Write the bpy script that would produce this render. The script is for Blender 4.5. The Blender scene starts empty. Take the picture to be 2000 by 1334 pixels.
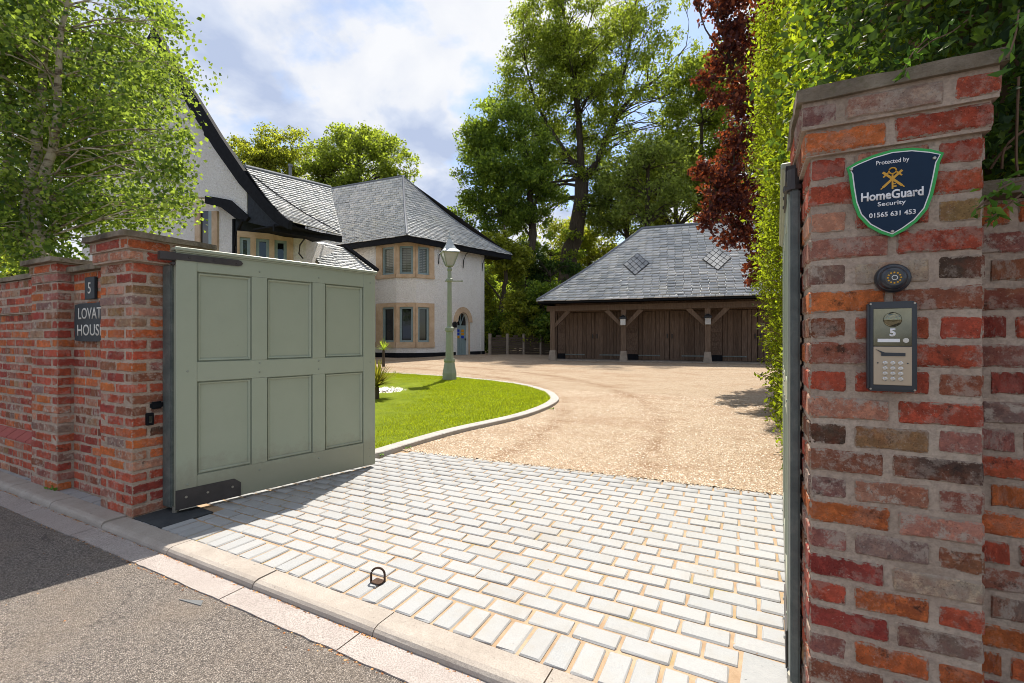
import bpy, bmesh, math, random
import numpy as np
from mathutils import Vector, Matrix

S = bpy.context.scene
COL = S.collection
random.seed(7)
RNG = np.random.default_rng(11)

# ---------------------------------------------------------------- camera, sky, sun, exposure
YAW = math.radians(27.3)
CO, SI = math.cos(YAW), math.sin(YAW)
EYE = 1.3
cam = bpy.data.objects.new('camera', bpy.data.cameras.new('camera'))
COL.objects.link(cam)
cam.location = (0, 0, EYE)
cam.rotation_euler = (math.radians(90), 0, YAW)
cam.data.lens = 16.2
cam.data.sensor_width = 36
cam.data.shift_y = -0.0035
cam.data.clip_start = 0.05
cam.data.clip_end = 3000
S.camera = cam

SUN_EL, SUN_AZ = math.radians(60), math.radians(-15)     # azimuth from the +Y axis (out of the gateway)
to_sun = Vector((math.sin(SUN_AZ)*math.cos(SUN_EL), math.cos(SUN_AZ)*math.cos(SUN_EL), math.sin(SUN_EL)))
sun = bpy.data.objects.new('sun', bpy.data.lights.new('sun', 'SUN'))
COL.objects.link(sun)
sun.data.energy = 3.7
sun.data.angle = math.radians(0.6)
sun.data.color = (1.0, 0.93, 0.82)
sun.rotation_euler = (-to_sun).to_track_quat('-Z', 'Y').to_euler()

world = bpy.data.worlds.new('World'); S.world = world
world.use_nodes = True
wt = world.node_tree
for n in list(wt.nodes): wt.nodes.remove(n)
def WN(t, **kw):
    n = wt.nodes.new(t)
    for k, v in kw.items(): setattr(n, k, v)
    return n
w_out = WN('ShaderNodeOutputWorld'); w_bg = WN('ShaderNodeBackground')
w_sky = WN('ShaderNodeTexSky', sky_type='NISHITA', sun_disc=False)
w_sky.sun_elevation = SUN_EL; w_sky.sun_rotation = SUN_AZ
w_sky.air_density = 1.0; w_sky.dust_density = 0.6; w_sky.ozone_density = 1.2
w_tc = WN('ShaderNodeTexCoord')
w_sep = WN('ShaderNodeSeparateXYZ'); wt.links.new(w_tc.outputs['Generated'], w_sep.inputs[0])
w_zz = WN('ShaderNodeMath', operation='MAXIMUM'); w_zz.inputs[1].default_value = 0.0
wt.links.new(w_sep.outputs[2], w_zz.inputs[0])
w_za = WN('ShaderNodeMath', operation='ADD'); w_za.inputs[1].default_value = 0.35
wt.links.new(w_zz.outputs[0], w_za.inputs[0])
w_dx = WN('ShaderNodeMath', operation='DIVIDE'); w_dy = WN('ShaderNodeMath', operation='DIVIDE')
wt.links.new(w_sep.outputs[0], w_dx.inputs[0]); wt.links.new(w_za.outputs[0], w_dx.inputs[1])
wt.links.new(w_sep.outputs[1], w_dy.inputs[0]); wt.links.new(w_za.outputs[0], w_dy.inputs[1])
w_cmb = WN('ShaderNodeCombineXYZ')
wt.links.new(w_dx.outputs[0], w_cmb.inputs[0]); wt.links.new(w_dy.outputs[0], w_cmb.inputs[1])
def cloud_noise(scale, loc, rough=0.55, detail=9):
    mp = WN('ShaderNodeMapping'); mp.inputs['Location'].default_value = loc
    wt.links.new(w_cmb.outputs[0], mp.inputs['Vector'])
    nz = WN('ShaderNodeTexNoise'); nz.inputs['Scale'].default_value = scale
    nz.inputs['Detail'].default_value = detail; nz.inputs['Roughness'].default_value = rough
    nz.inputs['Distortion'].default_value = 0.15
    wt.links.new(mp.outputs[0], nz.inputs['Vector']); return nz
def ramp(src, stops):
    r = WN('ShaderNodeValToRGB'); e = r.color_ramp.elements
    while len(e) < len(stops): e.new(0.5)
    for el, (p, c) in zip(e, stops): el.position = p; el.color = c + (1,) if len(c) == 3 else c
    wt.links.new(src, r.inputs[0]); return r
cn1 = cloud_noise(1.55, (3.1, 0.4, 0)); cn2 = cloud_noise(2.9, (7.7, 2.1, 3), 0.52)
w_mask = ramp(cn1.outputs['Fac'], [(0.43, (0, 0, 0)), (0.50, (1, 1, 1))])
w_ccol = ramp(cn2.outputs['Fac'], [(0.40, (2.6, 3.05, 4.1)), (0.485, (3.6, 3.95, 4.7)), (0.525, (4.4, 4.55, 4.9)), (0.60, (4.8, 4.87, 5.05))])
w_mix = WN('ShaderNodeMixRGB')
wt.links.new(w_mask.outputs[0], w_mix.inputs[0])
wt.links.new(w_sky.outputs[0], w_mix.inputs[1]); wt.links.new(w_ccol.outputs[0], w_mix.inputs[2])
wt.links.new(w_mix.outputs[0], w_bg.inputs[0]); w_bg.inputs[1].default_value = 0.088
wt.links.new(w_bg.outputs[0], w_out.inputs[0])
S.view_settings.view_transform = 'Standard'; S.view_settings.look = 'None'
S.view_settings.gamma = 1.0; S.view_settings.use_curve_mapping = False
S.view_settings.exposure = 1.17
S.render.engine = 'CYCLES'
try:
    S.cycles.filter_width = 0.95; S.cycles.max_bounces = 8; S.cycles.transparent_max_bounces = 8
except Exception: pass

# ---------------------------------------------------------------- helpers
def cw(X, Y, z=0.0):                       # survey frame (right of axis, along axis) -> metres of the site
    return Vector((CO*X - SI*Y, SI*X + CO*Y, z))
def P(px, py, Y):                          # bearing read in the photograph, at a known distance
    return cw((px-1000)/900*Y, Y, EYE + (660-py)/900*Y)
def B(px, Y, z):
    return cw((px-1000)/900*Y, Y, z)
def gz(k, n):
    return min(max(n-4.3, 0), 13.7)*0.02555 + min(max((-7-k)/4, 0), 1)*0.1
def G(px, py):
    z = 0.0
    for _ in range(30):
        Y = (EYE-z)*900/(py-660); v = cw((px-1000)/900*Y, Y); z = gz(v.x, v.y)
    return Vector((v.x, v.y, z))
def face(px, py, n0):                      # point on a wall face that runs along the kerb
    r = (px-1000)/900; Y = n0/(SI*r+CO)
    return Vector((CO*r*Y - SI*Y, n0, EYE+(660-py)/900*Y))

def new_obj(name, data, mat=None, parent=None, local=False):
    if isinstance(data, bmesh.types.BMesh):
        me = bpy.data.meshes.new(name); data.normal_update(); data.to_mesh(me); data.free()
    else: me = data
    if mat is not None and not me.materials: me.materials.append(mat)
    o = bpy.data.objects.new(name, me); COL.objects.link(o)
    if parent is not None: attach(o, parent, local)
    return o
def attach(o, parent, local=False):
    o.parent = parent
    if not local and parent.parent is None:
        o.matrix_parent_inverse = Matrix.Translation(-parent.location)
def tag(o, label, cat, group=None):
    o['label'] = label; o['category'] = cat
    if group: o['group'] = group
    return o
def thing(name, label, cat, loc=(0, 0, 0), rz=0.0, group=None):
    o = bpy.data.objects.new(name, None); COL.objects.link(o)
    o.location = loc; o.rotation_euler = (0, 0, rz); o.empty_display_size = 0.2
    return tag(o, label, cat, group)
def struct(name, data, mat): 
    o = new_obj(name, data, mat); o['kind'] = 'structure'; return o
def stuff(o): o['kind'] = 'stuff'; return o
def smooth(o):
    o.data.polygons.foreach_set('use_smooth', [True]*len(o.data.polygons)); return o

def quad(bm, pts):
    return bm.faces.new([bm.verts.new(p) for p in pts])
def hexa(bm, p):                           # 8 corners: bottom 0-3, top 4-7
    v = [bm.verts.new(q) for q in p]
    for f in ((3,2,1,0),(4,5,6,7),(0,1,5,4),(1,2,6,5),(2,3,7,6),(3,0,4,7)): bm.faces.new([v[i] for i in f])
    return v
def box(bm, x0, x1, y0, y1, z0, z1):
    return hexa(bm, [(x0,y0,z0),(x1,y0,z0),(x1,y1,z0),(x0,y1,z0),(x0,y0,z1),(x1,y0,z1),(x1,y1,z1),(x0,y1,z1)])
def bevel(bm, w, seg=1):
    bmesh.ops.bevel(bm, geom=list(bm.edges), offset=w, segments=seg, affect='EDGES', clamp_overlap=True); return bm
def seg_box(bm, p0, p1, z0, z1, o0, o1):   # a box along the plan segment p0-p1, offset o0..o1 to the right of travel
    d = Vector((p1[0]-p0[0], p1[1]-p0[1])); d.normalize(); r = Vector((d.y, -d.x))
    a = [(p0[0]+r.x*o0, p0[1]+r.y*o0), (p1[0]+r.x*o0, p1[1]+r.y*o0), (p1[0]+r.x*o1, p1[1]+r.y*o1), (p0[0]+r.x*o1, p0[1]+r.y*o1)]
    hexa(bm, [(x, y, z0) for x, y in reversed(a)] + [(x, y, z1) for x, y in reversed(a)])
def lerp2(p, q, t): return Vector((p[0]+(q[0]-p[0])*t, p[1]+(q[1]-p[1])*t))
def ring_frame(d):
    d = d.normalized(); a = Vector((0,0,1)) if abs(d.z) < 0.9 else Vector((1,0,0))
    u = d.cross(a).normalized(); return u, d.cross(u).normalized()
def tube(bm, pts, radii, n=8, cap=True):
    pts = [Vector(p) for p in pts]; rings = []
    for i, p in enumerate(pts):
        d = pts[min(i+1, len(pts)-1)] - pts[max(i-1, 0)]
        if d.length < 1e-6: d = Vector((0, 0, 1))
        u, v = ring_frame(d); r = radii[i] if hasattr(radii, '__len__') else radii
        rings.append([bm.verts.new(p + (u*math.cos(a)+v*math.sin(a))*r) for a in (2*math.pi*j/n for j in range(n))])
    for a, b in zip(rings, rings[1:]):
        for j in range(n): bm.faces.new((a[j], a[(j+1)%n], b[(j+1)%n], b[j]))
    if cap:
        bm.faces.new(list(reversed(rings[0]))); bm.faces.new(rings[-1])
def lathe(bm, prof, cx, cy, n=12, rot=0.0):
    rings = [[bm.verts.new((cx+r*math.cos(rot+2*math.pi*j/n), cy+r*math.sin(rot+2*math.pi*j/n), z)) for j in range(n)] for r, z in prof]
    for a, b in zip(rings, rings[1:]):
        for j in range(n): bm.faces.new((a[j], a[(j+1)%n], b[(j+1)%n], b[j]))
    bm.faces.new(list(reversed(rings[0]))); bm.faces.new(rings[-1])
def prism(bm, pts, ext):                   # polygon pushed along ext
    a = [bm.verts.new(p) for p in pts]; b = [bm.verts.new(Vector(p)+Vector(ext)) for p in pts]
    bm.faces.new(a); bm.faces.new(list(reversed(b)))
    for i in range(len(a)): bm.faces.new((a[i-1], a[i], b[i], b[i-1]))
    bmesh.ops.recalc_face_normals(bm, faces=bm.faces)
def BM(): return bmesh.new()
def np_mesh(name, V, F):
    me = bpy.data.meshes.new(name); V = np.asarray(V, np.float32); F = np.asarray(F, np.int32)
    k = F.shape[1]
    me.vertices.add(len(V)); me.vertices.foreach_set('co', V.ravel())
    me.loops.add(F.size); me.loops.foreach_set('vertex_index', F.ravel())
    me.polygons.add(len(F)); me.polygons.foreach_set('loop_start', np.arange(0, F.size, k, dtype=np.int32))
    me.update(calc_edges=True); return me

# ---------------------------------------------------------------- materials
class MT:
    def __init__(s, name, rough=0.8, spec=0.3, metal=0.0):
        s.m = bpy.data.materials.new(name); s.m.use_nodes = True; s.t = s.m.node_tree
        s.b = s.t.nodes['Principled BSDF']
        s.b.inputs['Roughness'].default_value = rough
        s.b.inputs['Specular IOR Level'].default_value = spec
        s.b.inputs['Metallic'].default_value = metal
        s.tc = s.t.nodes.new('ShaderNodeTexCoord'); s.vec = s.tc.outputs['Object']
    def n(s, t, **kw):
        x = s.t.nodes.new(t)
        for k, v in kw.items(): setattr(x, k, v)
        return x
    def l(s, a, b): s.t.links.new(a, b)
    def use_random_offset(s):
        oi = s.n('ShaderNodeObjectInfo'); m = s.n('ShaderNodeMath', operation='MULTIPLY'); m.inputs[1].default_value = 57.0
        s.l(oi.outputs['Random'], m.inputs[0]); a = s.n('ShaderNodeVectorMath', operation='ADD')
        s.l(s.vec, a.inputs[0]); s.l(m.outputs[0], a.inputs[1]); s.vec = a.outputs[0]; s.oi = oi; return s
    def noise(s, scale, detail=4, rough=0.6, dist=0.0, stretch=None):
        v = s.vec
        if stretch:
            mp = s.n('ShaderNodeMapping'); mp.inputs['Scale'].default_value = stretch; s.l(v, mp.inputs['Vector']); v = mp.outputs[0]
        x = s.n('ShaderNodeTexNoise'); x.inputs['Scale'].default_value = scale; x.inputs['Detail'].default_value = detail
        x.inputs['Roughness'].default_value = rough; x.inputs['Distortion'].default_value = dist
        s.l(v, x.inputs['Vector']); return x.outputs['Fac']
    def voro(s, scale, feature='F1', out='Distance'):
        x = s.n('ShaderNodeTexVoronoi', feature=feature); x.inputs['Scale'].default_value = scale
        s.l(s.vec, x.inputs['Vector']); return x.outputs[out]
    def ramp(s, src, stops, interp='LINEAR'):
        r = s.n('ShaderNodeValToRGB'); e = r.color_ramp.elements; r.color_ramp.interpolation = interp
        while len(e) < len(stops): e.new(0.5)
        for el, (p, c) in zip(e, stops):
            el.position = p; c = (c, c, c) if not hasattr(c, '__len__') else c; el.color = tuple(c) + (1,)
        s.l(src, r.inputs[0]); return r.outputs[0]
    def mix(s, f, a, b, mode='MIX'):
        x = s.n('ShaderNodeMixRGB', blend_type=mode)
        for i, q in enumerate((f, a, b)):
            if hasattr(q, 'is_linked'): s.l(q, x.inputs[i])
            elif hasattr(q, '__len__'): x.inputs[i].default_value = tuple(q) + (1,)
            else: x.inputs[i].default_value = q if i == 0 else (q, q, q, 1)
        return x.outputs[0]
    def color(s, src):
        if hasattr(src, 'is_linked'): s.l(src, s.b.inputs['Base Color'])
        else: s.b.inputs['Base Color'].default_value = tuple(src) + (1,)
        return s
    def rough(s, src): s.l(src, s.b.inputs['Roughness']); return s
    def bump(s, src, strength=0.5, dist=0.01):
        x = s.n('ShaderNodeBump'); x.inputs['Strength'].default_value = strength; x.inputs['Distance'].default_value = dist
        s.l(src, x.inputs['Height'])
        if s.b.inputs['Normal'].is_linked: s.l(s.b.inputs['Normal'].links[0].from_socket, x.inputs['Normal'])
        s.l(x.outputs[0], s.b.inputs['Normal']); return s
    def island(s):
        return s.n('ShaderNodeNewGeometry').outputs['Random Per Island']

def plain(name, c, rough=0.6, spec=0.3, metal=0.0, var=0.12, scale=9, bump=0.0):
    m = MT(name, rough, spec, metal)
    f = m.noise(scale, 5)
    m.color(m.ramp(f, [(0.3, tuple(x*(1-var) for x in c)), (0.7, tuple(min(x*(1+var), 1) for x in c))]))
    if bump: m.bump(m.noise(scale*8, 4), bump, 0.005)
    return m.m

def make_brick():
    m = MT('brick_clay', 0.92, 0.12); raw = m.tc.outputs['Object']; m.use_random_offset()
    base = m.oi.outputs['Color']
    c = m.mix(m.ramp(m.noise(7, 6, 0.7), [(0.38, 0.0), (0.66, 0.8)]), base, m.mix(1.0, base, (0.50, 0.40, 0.40), 'MULTIPLY'))
    c = m.mix(m.ramp(m.noise(5, 5, 0.7), [(0.46, 0.0), (0.62, 0.55)]), c, m.mix(m.oi.outputs['Random'], (0.42, 0.13, 0.055), (0.28, 0.07, 0.06)))
    c = m.mix(m.ramp(m.noise(34, 9, 0.8), [(0.48, 0.0), (0.60, 0.65)]), c, m.mix(1.0, base, (1.45, 1.3, 1.15), 'MULTIPLY'))
    lime = m.mix(1.0, m.ramp(m.noise(15, 10, 0.78), [(0.50, 0.0), (0.575, 1.0)]), m.oi.outputs['Alpha'], 'MULTIPLY')
    c = m.mix(lime, c, m.mix(m.noise(60, 4), (0.42, 0.33, 0.27), (0.60, 0.52, 0.44)))
    c = m.mix(m.ramp(m.noise(11, 10, 0.8), [(0.57, 0.0), (0.65, 0.8)]), c, (0.045, 0.036, 0.030))
    c = m.mix(m.ramp(m.noise(150, 3, 0.8), [(0.60, 0.0), (0.68, 0.75)]), c, m.mix(1.0, c, (0.30, 0.28, 0.27), 'MULTIPLY'))
    c = m.mix(m.ramp(m.noise(120, 3, 0.8), [(0.64, 0.0), (0.70, 0.6)]), c, (0.55, 0.45, 0.36))
    # mortar smeared raggedly over the arrises
    sp = m.n('ShaderNodeSeparateXYZ'); m.l(raw, sp.inputs[0])
    def ma(op, p, q=None):
        x = m.n('ShaderNodeMath', operation=op)
        for i, v in enumerate((p, q)):
            if v is None: continue
            if hasattr(v, 'is_linked'): m.l(v, x.inputs[i])
            else: x.inputs[i].default_value = v
        return x.outputs[0]
    d = [ma('SUBTRACT', h, ma('ABSOLUTE', sp.outputs[i])) for i, h in enumerate((0.103, 0.0495, 0.0335))]
    d2 = ma('MINIMUM', ma('MINIMUM', ma('MAXIMUM', d[0], d[1]), ma('MAXIMUM', d[1], d[2])), ma('MAXIMUM', d[0], d[2]))
    e = ma('ADD', d2, ma('MULTIPLY', ma('SUBTRACT', m.noise(38, 8, 0.75), 0.46), 0.045))
    em = m.ramp(ma('MULTIPLY', e, 60.0), [(0.28, 1.0), (0.46, 0.0)])
    c = m.mix(em, c, m.mix(m.noise(30, 6), (0.33, 0.255, 0.20), (0.54, 0.435, 0.35)))
    m.color(c)
    m.bump(m.noise(20, 8, 0.78), 0.9, 0.016); m.bump(m.noise(110, 5, 0.75), 1.0, 0.006); return m.m
def make_mortar():
    m = MT('lime_mortar', 0.95, 0.1)
    c = m.ramp(m.noise(5, 6, 0.65), [(0.3, (0.38, 0.29, 0.225)), (0.55, (0.54, 0.425, 0.34)), (0.75, (0.64, 0.54, 0.44))])
    c = m.mix(m.ramp(m.noise(90, 4), [(0.4, 0.0), (0.7, 0.4)]), c, (0.16, 0.13, 0.11))
    c = m.mix(m.ramp(m.noise(2.2, 7, 0.75), [(0.57, 0.0), (0.72, 0.45)]), c, (0.20, 0.18, 0.115))
    m.color(c); c2 = m.noise(8, 7, 0.75); m.bump(c2, 0.8, 0.015); m.bump(m.noise(45, 6, 0.75), 0.9, 0.010); m.bump(m.noise(220, 3, 0.7), 0.7, 0.004); return m.m
def make_coping():
    m = MT('weathered_coping_stone', 0.95, 0.1)
    c = m.ramp(m.noise(4, 7, 0.7), [(0.3, (0.10, 0.085, 0.065)), (0.5, (0.26, 0.215, 0.16)), (0.7, (0.42, 0.36, 0.28))])
    c = m.mix(m.ramp(m.noise(14, 5, 0.7), [(0.55, 0.0), (0.7, 0.7)]), c, (0.13, 0.135, 0.05))
    m.color(c); m.bump(m.noise(18, 8, 0.75), 1.0, 0.03); return m.m
def make_sett():
    m = MT('granite_sett', 0.75, 0.25).use_random_offset()
    c = m.ramp(m.oi.outputs['Random'], [(0.0, (0.352, 0.358, 0.362)), (0.5, (0.366, 0.370, 0.372)), (1.0, (0.382, 0.383, 0.382))])
    c = m.mix(m.ramp(m.noise(260, 3, 0.8), [(0.40, 0.55), (0.58, 0.0)]), c, m.mix(1.0, c, (0.6, 0.61, 0.64), 'MULTIPLY'))
    c = m.mix(m.ramp(m.noise(8, 5, 0.65), [(0.5, 0.0), (0.78, 0.4)]), c, (0.32, 0.285, 0.235))
    m.vec = m.n('ShaderNodeNewGeometry').outputs['Position']
    c = m.mix(m.ramp(m.noise(1.3, 7, 0.72), [(0.50, 0.0), (0.66, 0.38)]), c, (0.27, 0.24, 0.205))
    c = m.mix(m.ramp(m.noise(9, 8, 0.75), [(0.60, 0.0), (0.70, 0.35)]), c, (0.22, 0.21, 0.18))
    c = m.mix(m.ramp(m.noise(70, 3, 0.7), [(0.70, 0.0), (0.74, 0.6)]), c, (0.12, 0.10, 0.08))
    m.color(c); m.bump(m.noise(60, 5, 0.7), 0.35, 0.004); return m.m
def make_sand_joint():
    m = MT('sandy_joint', 0.95, 0.1)
    c = m.ramp(m.noise(6, 6, 0.7), [(0.3, (0.28, 0.19, 0.115)), (0.55, (0.40, 0.285, 0.19)), (0.75, (0.46, 0.36, 0.26))])
    c = m.mix(m.ramp(m.noise(2.6, 5, 0.7), [(0.54, 0.0), (0.66, 0.6)]), c, (0.27, 0.235, 0.07))
    c = m.mix(m.ramp(m.noise(300, 2), [(0.5, 0.0), (0.7, 0.5)]), c, (0.22, 0.16, 0.1))
    m.color(c); m.bump(m.noise(200, 3), 0.5, 0.003); return m.m
def make_asphalt():
    m = MT('worn_asphalt', 0.9, 0.2)
    v = m.n('ShaderNodeTexVoronoi'); v.inputs['Scale'].default_value = 190; m.l(m.vec, v.inputs['Vector'])
    c = m.ramp(v.outputs['Color'], [(0.05, (0.075, 0.066, 0.060)), (0.35, (0.22, 0.188, 0.165)), (0.6, (0.32, 0.275, 0.24)), (0.9, (0.50, 0.44, 0.39))])
    c = m.mix(m.ramp(v.outputs['Distance'], [(0.3, 0.0), (0.75, 0.75)]), c, (0.035, 0.033, 0.033))
    c = m.mix(m.ramp(m.noise(1.7, 6, 0.7), [(0.45, 0.0), (0.75, 0.5)]), c, (0.22, 0.175, 0.135))
    c = m.mix(m.ramp(m.noise(7, 5, 0.7, 1.0), [(0.58, 0.0), (0.72, 0.45)]), c, (0.06, 0.055, 0.052))
    ck = m.n('ShaderNodeTexVoronoi', feature='DISTANCE_TO_EDGE'); ck.inputs['Scale'].default_value = 0.9
    dd = m.n('ShaderNodeVectorMath', operation='ADD'); nz = m.n('ShaderNodeTexNoise'); nz.inputs['Scale'].default_value = 4; nz.inputs['Detail'].default_value = 5; m.l(m.vec, nz.inputs['Vector'])
    m.l(m.vec, dd.inputs[0]); m.l(nz.outputs['Color'], dd.inputs[1]); m.l(dd.outputs[0], ck.inputs['Vector'])
    c = m.mix(m.mix(1.0, m.ramp(ck.outputs['Distance'], [(0.0, 0.75), (0.010, 0.0)]), m.ramp(m.noise(1.1, 3), [(0.5, 0.0), (0.6, 1.0)]), 'MULTIPLY'), c, (0.05, 0.045, 0.042))
    c = m.mix(m.ramp(m.noise(26, 2), [(0.76, 0.0), (0.79, 0.7)]), c, (0.50, 0.44, 0.38))
    m.color(c)
    m.bump(m.ramp(v.outputs['Distance'], [(0.0, 1.0), (0.7, 0.0)]), 0.9, 0.006); m.bump(m.noise(3, 5), 0.3, 0.03); return m.m
def make_concrete(name, a, b, sp=0.5):
    m = MT(name, 0.9, 0.15).use_random_offset()
    c = m.ramp(m.noise(5, 7, 0.7), [(0.3, a), (0.7, b)])
    c = m.mix(m.ramp(m.noise(170, 3, 0.7), [(0.42, sp), (0.55, 0.0)]), c, tuple(x*0.55 for x in a))
    c = m.mix(m.ramp(m.noise(60, 2), [(0.68, 0.0), (0.74, 0.6)]), c, tuple(x*0.25 for x in a))
    m.color(c); m.bump(m.noise(120, 4, 0.7), 0.5, 0.004); m.bump(m.noise(8, 4), 0.3, 0.01); return m.m
def make_gravel():
    m = MT('pea_gravel', 0.9, 0.15)
    v = m.n('ShaderNodeTexVoronoi'); v.inputs['Scale'].default_value = 88; m.l(m.vec, v.inputs['Vector'])
    c = m.ramp(v.outputs['Color'], [(0.0, (0.26, 0.18, 0.11)), (0.3, (0.45, 0.335, 0.225)), (0.6, (0.56, 0.445, 0.32)), (0.85, (0.63, 0.56, 0.46))])
    c = m.mix(m.ramp(v.outputs['Distance'], [(0.40, 0.0), (0.75, 0.7)]), c, (0.18, 0.115, 0.07))
    c = m.mix(m.ramp(m.noise(1.1, 6, 0.65, 0.8, (0.6, 1.3, 1)), [(0.48, 0.0), (0.66, 0.55)]), c, (0.29, 0.18, 0.105))
    c = m.mix(m.ramp(m.noise(5, 6, 0.7), [(0.54, 0.0), (0.7, 0.4)]), c, (0.20, 0.12, 0.065))
    g = m.n('ShaderNodeVectorMath', operation='DISTANCE'); m.l(m.vec, g.inputs[0]); g.inputs[1].default_value = (-9.5, 5.0, 0.1)
    wv = m.n('ShaderNodeMath', operation='MULTIPLY_ADD'); m.l(g.outputs['Value'], wv.inputs[0]); wv.inputs[1].default_value = 0.1; wv.inputs[2].default_value = 0.0
    tr = m.ramp(wv.outputs[0], [(0.69, 0.0), (0.71, 0.9), (0.735, 0.0), (0.83, 0.0), (0.855, 0.9), (0.88, 0.0)])
    c = m.mix(m.mix(1.0, tr, m.ramp(m.noise(3.5, 6, 0.7), [(0.40, 0.1), (0.58, 0.95)]), 'MULTIPLY'), c, (0.25, 0.155, 0.09))
    m.color(c)
    m.bump(m.ramp(v.outputs['Distance'], [(0.0, 1.0), (0.7, 0.0)]), 1.0, 0.012); m.bump(m.noise(4, 5), 0.4, 0.05); return m.m
def make_pebble(name, stops):
    m = MT(name, 0.85, 0.2); m.color(m.ramp(m.island(), stops)); return m.m
def make_leaf(name, dark, mid, light, trans, tmix=0.42, rough=0.55):
    m = MT(name, max(rough, 0.5), 0.12)
    r = m.island()
    m.color(m.ramp(r, [(0.0, dark), (0.55, mid), (1.0, light)]))
    tr = m.n('ShaderNodeBsdfTranslucent'); 
    tc = m.ramp(r, [(0.0, tuple(x*0.6 for x in trans)), (0.6, trans), (1.0, tuple(min(x*1.5, 1) for x in trans))])
    m.l(tc, tr.inputs['Color'])
    mx = m.n('ShaderNodeMixShader'); mx.inputs[0].default_value = tmix
    m.l(m.b.outputs[0], mx.inputs[1]); m.l(tr.outputs[0], mx.inputs[2])
    m.l(mx.outputs[0], m.t.nodes['Material Output'].inputs['Surface']); return m.m
def make_grass(name, dark, mid, light, trans, tmix, rough):
    mt = make_leaf(name, dark, mid, light, trans, tmix, rough); t = mt.node_tree; b = t.nodes['Principled BSDF']
    src = b.inputs['Base Color'].links[0].from_socket
    g = t.nodes.new('ShaderNodeNewGeometry'); nz = t.nodes.new('ShaderNodeTexNoise'); nz.inputs['Scale'].default_value = 1.4; nz.inputs['Detail'].default_value = 6; nz.inputs['Roughness'].default_value = 0.7
    t.links.new(g.outputs['Position'], nz.inputs['Vector'])
    rp = t.nodes.new('ShaderNodeValToRGB'); rp.color_ramp.elements[0].position = 0.42; rp.color_ramp.elements[1].position = 0.66; t.links.new(nz.outputs['Fac'], rp.inputs[0])
    mx = t.nodes.new('ShaderNodeMixRGB'); mx.inputs[2].default_value = (0.34, 0.30, 0.07, 1); t.links.new(src, mx.inputs[1])
    ml = t.nodes.new('ShaderNodeMath'); ml.operation = 'MULTIPLY'; ml.inputs[1].default_value = 0.55; t.links.new(rp.outputs[0], ml.inputs[0]); t.links.new(ml.outputs[0], mx.inputs[0])
    t.links.new(mx.outputs[0], b.inputs['Base Color']); return mt
def make_bark(name, a, b, birch=False):
    m = MT(name, 0.95, 0.1)
    if birch:
        c = m.ramp(m.noise(4, 6, 0.7, 0.3, (1, 1, 3)), [(0.40, a), (0.52, b), (0.75, (0.66, 0.60, 0.50))])
    else:
        c = m.ramp(m.noise(6, 7, 0.7, 0.4, (2, 2, 0.4)), [(0.3, a), (0.7, b)])
    m.color(c); m.bump(m.noise(10, 6, 0.7, 0, (2, 2, 0.5)), 0.9, 0.04); return m.m
def make_slate():
    m = MT('riven_slate', 0.38, 0.9)
    r = m.island()
    c = m.ramp(r, [(0.0, (0.38, 0.40, 0.41)), (0.4, (0.54, 0.555, 0.56)), (0.75, (0.62, 0.62, 0.605)), (1.0, (0.70, 0.69, 0.65))])
    c = m.mix(m.ramp(m.noise(1.6, 6, 0.7), [(0.5, 0.0), (0.72, 0.45)]), c, (0.44, 0.43, 0.33))
    m.color(c); m.bump(m.noise(14, 5, 0.7), 0.4, 0.012)
    m.rough(m.ramp(m.noise(9, 4), [(0.3, 0.38), (0.7, 0.55)])); return m.m
def make_roughcast():
    m = MT('white_roughcast', 0.95, 0.1)
    c = m.ramp(m.noise(2.2, 6, 0.7), [(0.3, (0.82, 0.79, 0.745)), (0.7, (0.88, 0.865, 0.835))])
    c = m.mix(m.ramp(m.noise(15, 6, 0.8), [(0.40, 0.55), (0.52, 0.0)]), c, (0.66, 0.635, 0.60))  # relief shading of the render, painted in as darker mottling
    m.color(c); m.bump(m.noise(17, 5, 0.75), 1.0, 0.08); return m.m
def make_sandstone():
    m = MT('buff_sandstone', 0.9, 0.15)
    c = m.ramp(m.noise(2.2, 7, 0.7, 0.5), [(0.3, (0.40, 0.275, 0.17)), (0.55, (0.53, 0.395, 0.27)), (0.75, (0.60, 0.485, 0.36))])
    m.color(c); m.bump(m.noise(40, 5), 0.4, 0.008); return m.m
def make_wood(name, a, b, c3, rand=True, axis=(14, 14, 0.8)):
    m = MT(name, 0.85, 0.15)
    if rand: m.use_random_offset()
    c = m.ramp(m.noise(3, 7, 0.7, 0.4, axis), [(0.28, a), (0.55, b), (0.8, c3)])
    if rand: c = m.mix(m.ramp(m.oi.outputs['Random'], [(0.0, 0.5), (0.6, 0.0)]), c, m.mix(1.0, c, (0.5, 0.48, 0.46), 'MULTIPLY'))
    m.color(c); m.bump(m.noise(5, 6, 0.7, 0.3, axis), 0.5, 0.008); return m.m
def make_glass(name, c=(0.012, 0.015, 0.016), rough=0.04):
    m = MT(name, rough, 0.6)
    m.color(m.ramp(m.noise(1.3, 3), [(0.3, tuple(x*0.5 for x in c)), (0.7, c)])); return m.m
def make_lawn():
    m = MT('mown_turf', 0.95, 0.05)
    c = m.ramp(m.noise(3, 6, 0.7), [(0.3, (0.11, 0.155, 0.014)), (0.7, (0.20, 0.25, 0.022))])
    c = m.mix(m.ramp(m.noise(0.8, 5, 0.6), [(0.5, 0.0), (0.75, 0.4)]), c, (0.16, 0.17, 0.03))
    m.color(c); m.bump(m.noise(160, 3), 0.8, 0.02); return m.m
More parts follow.
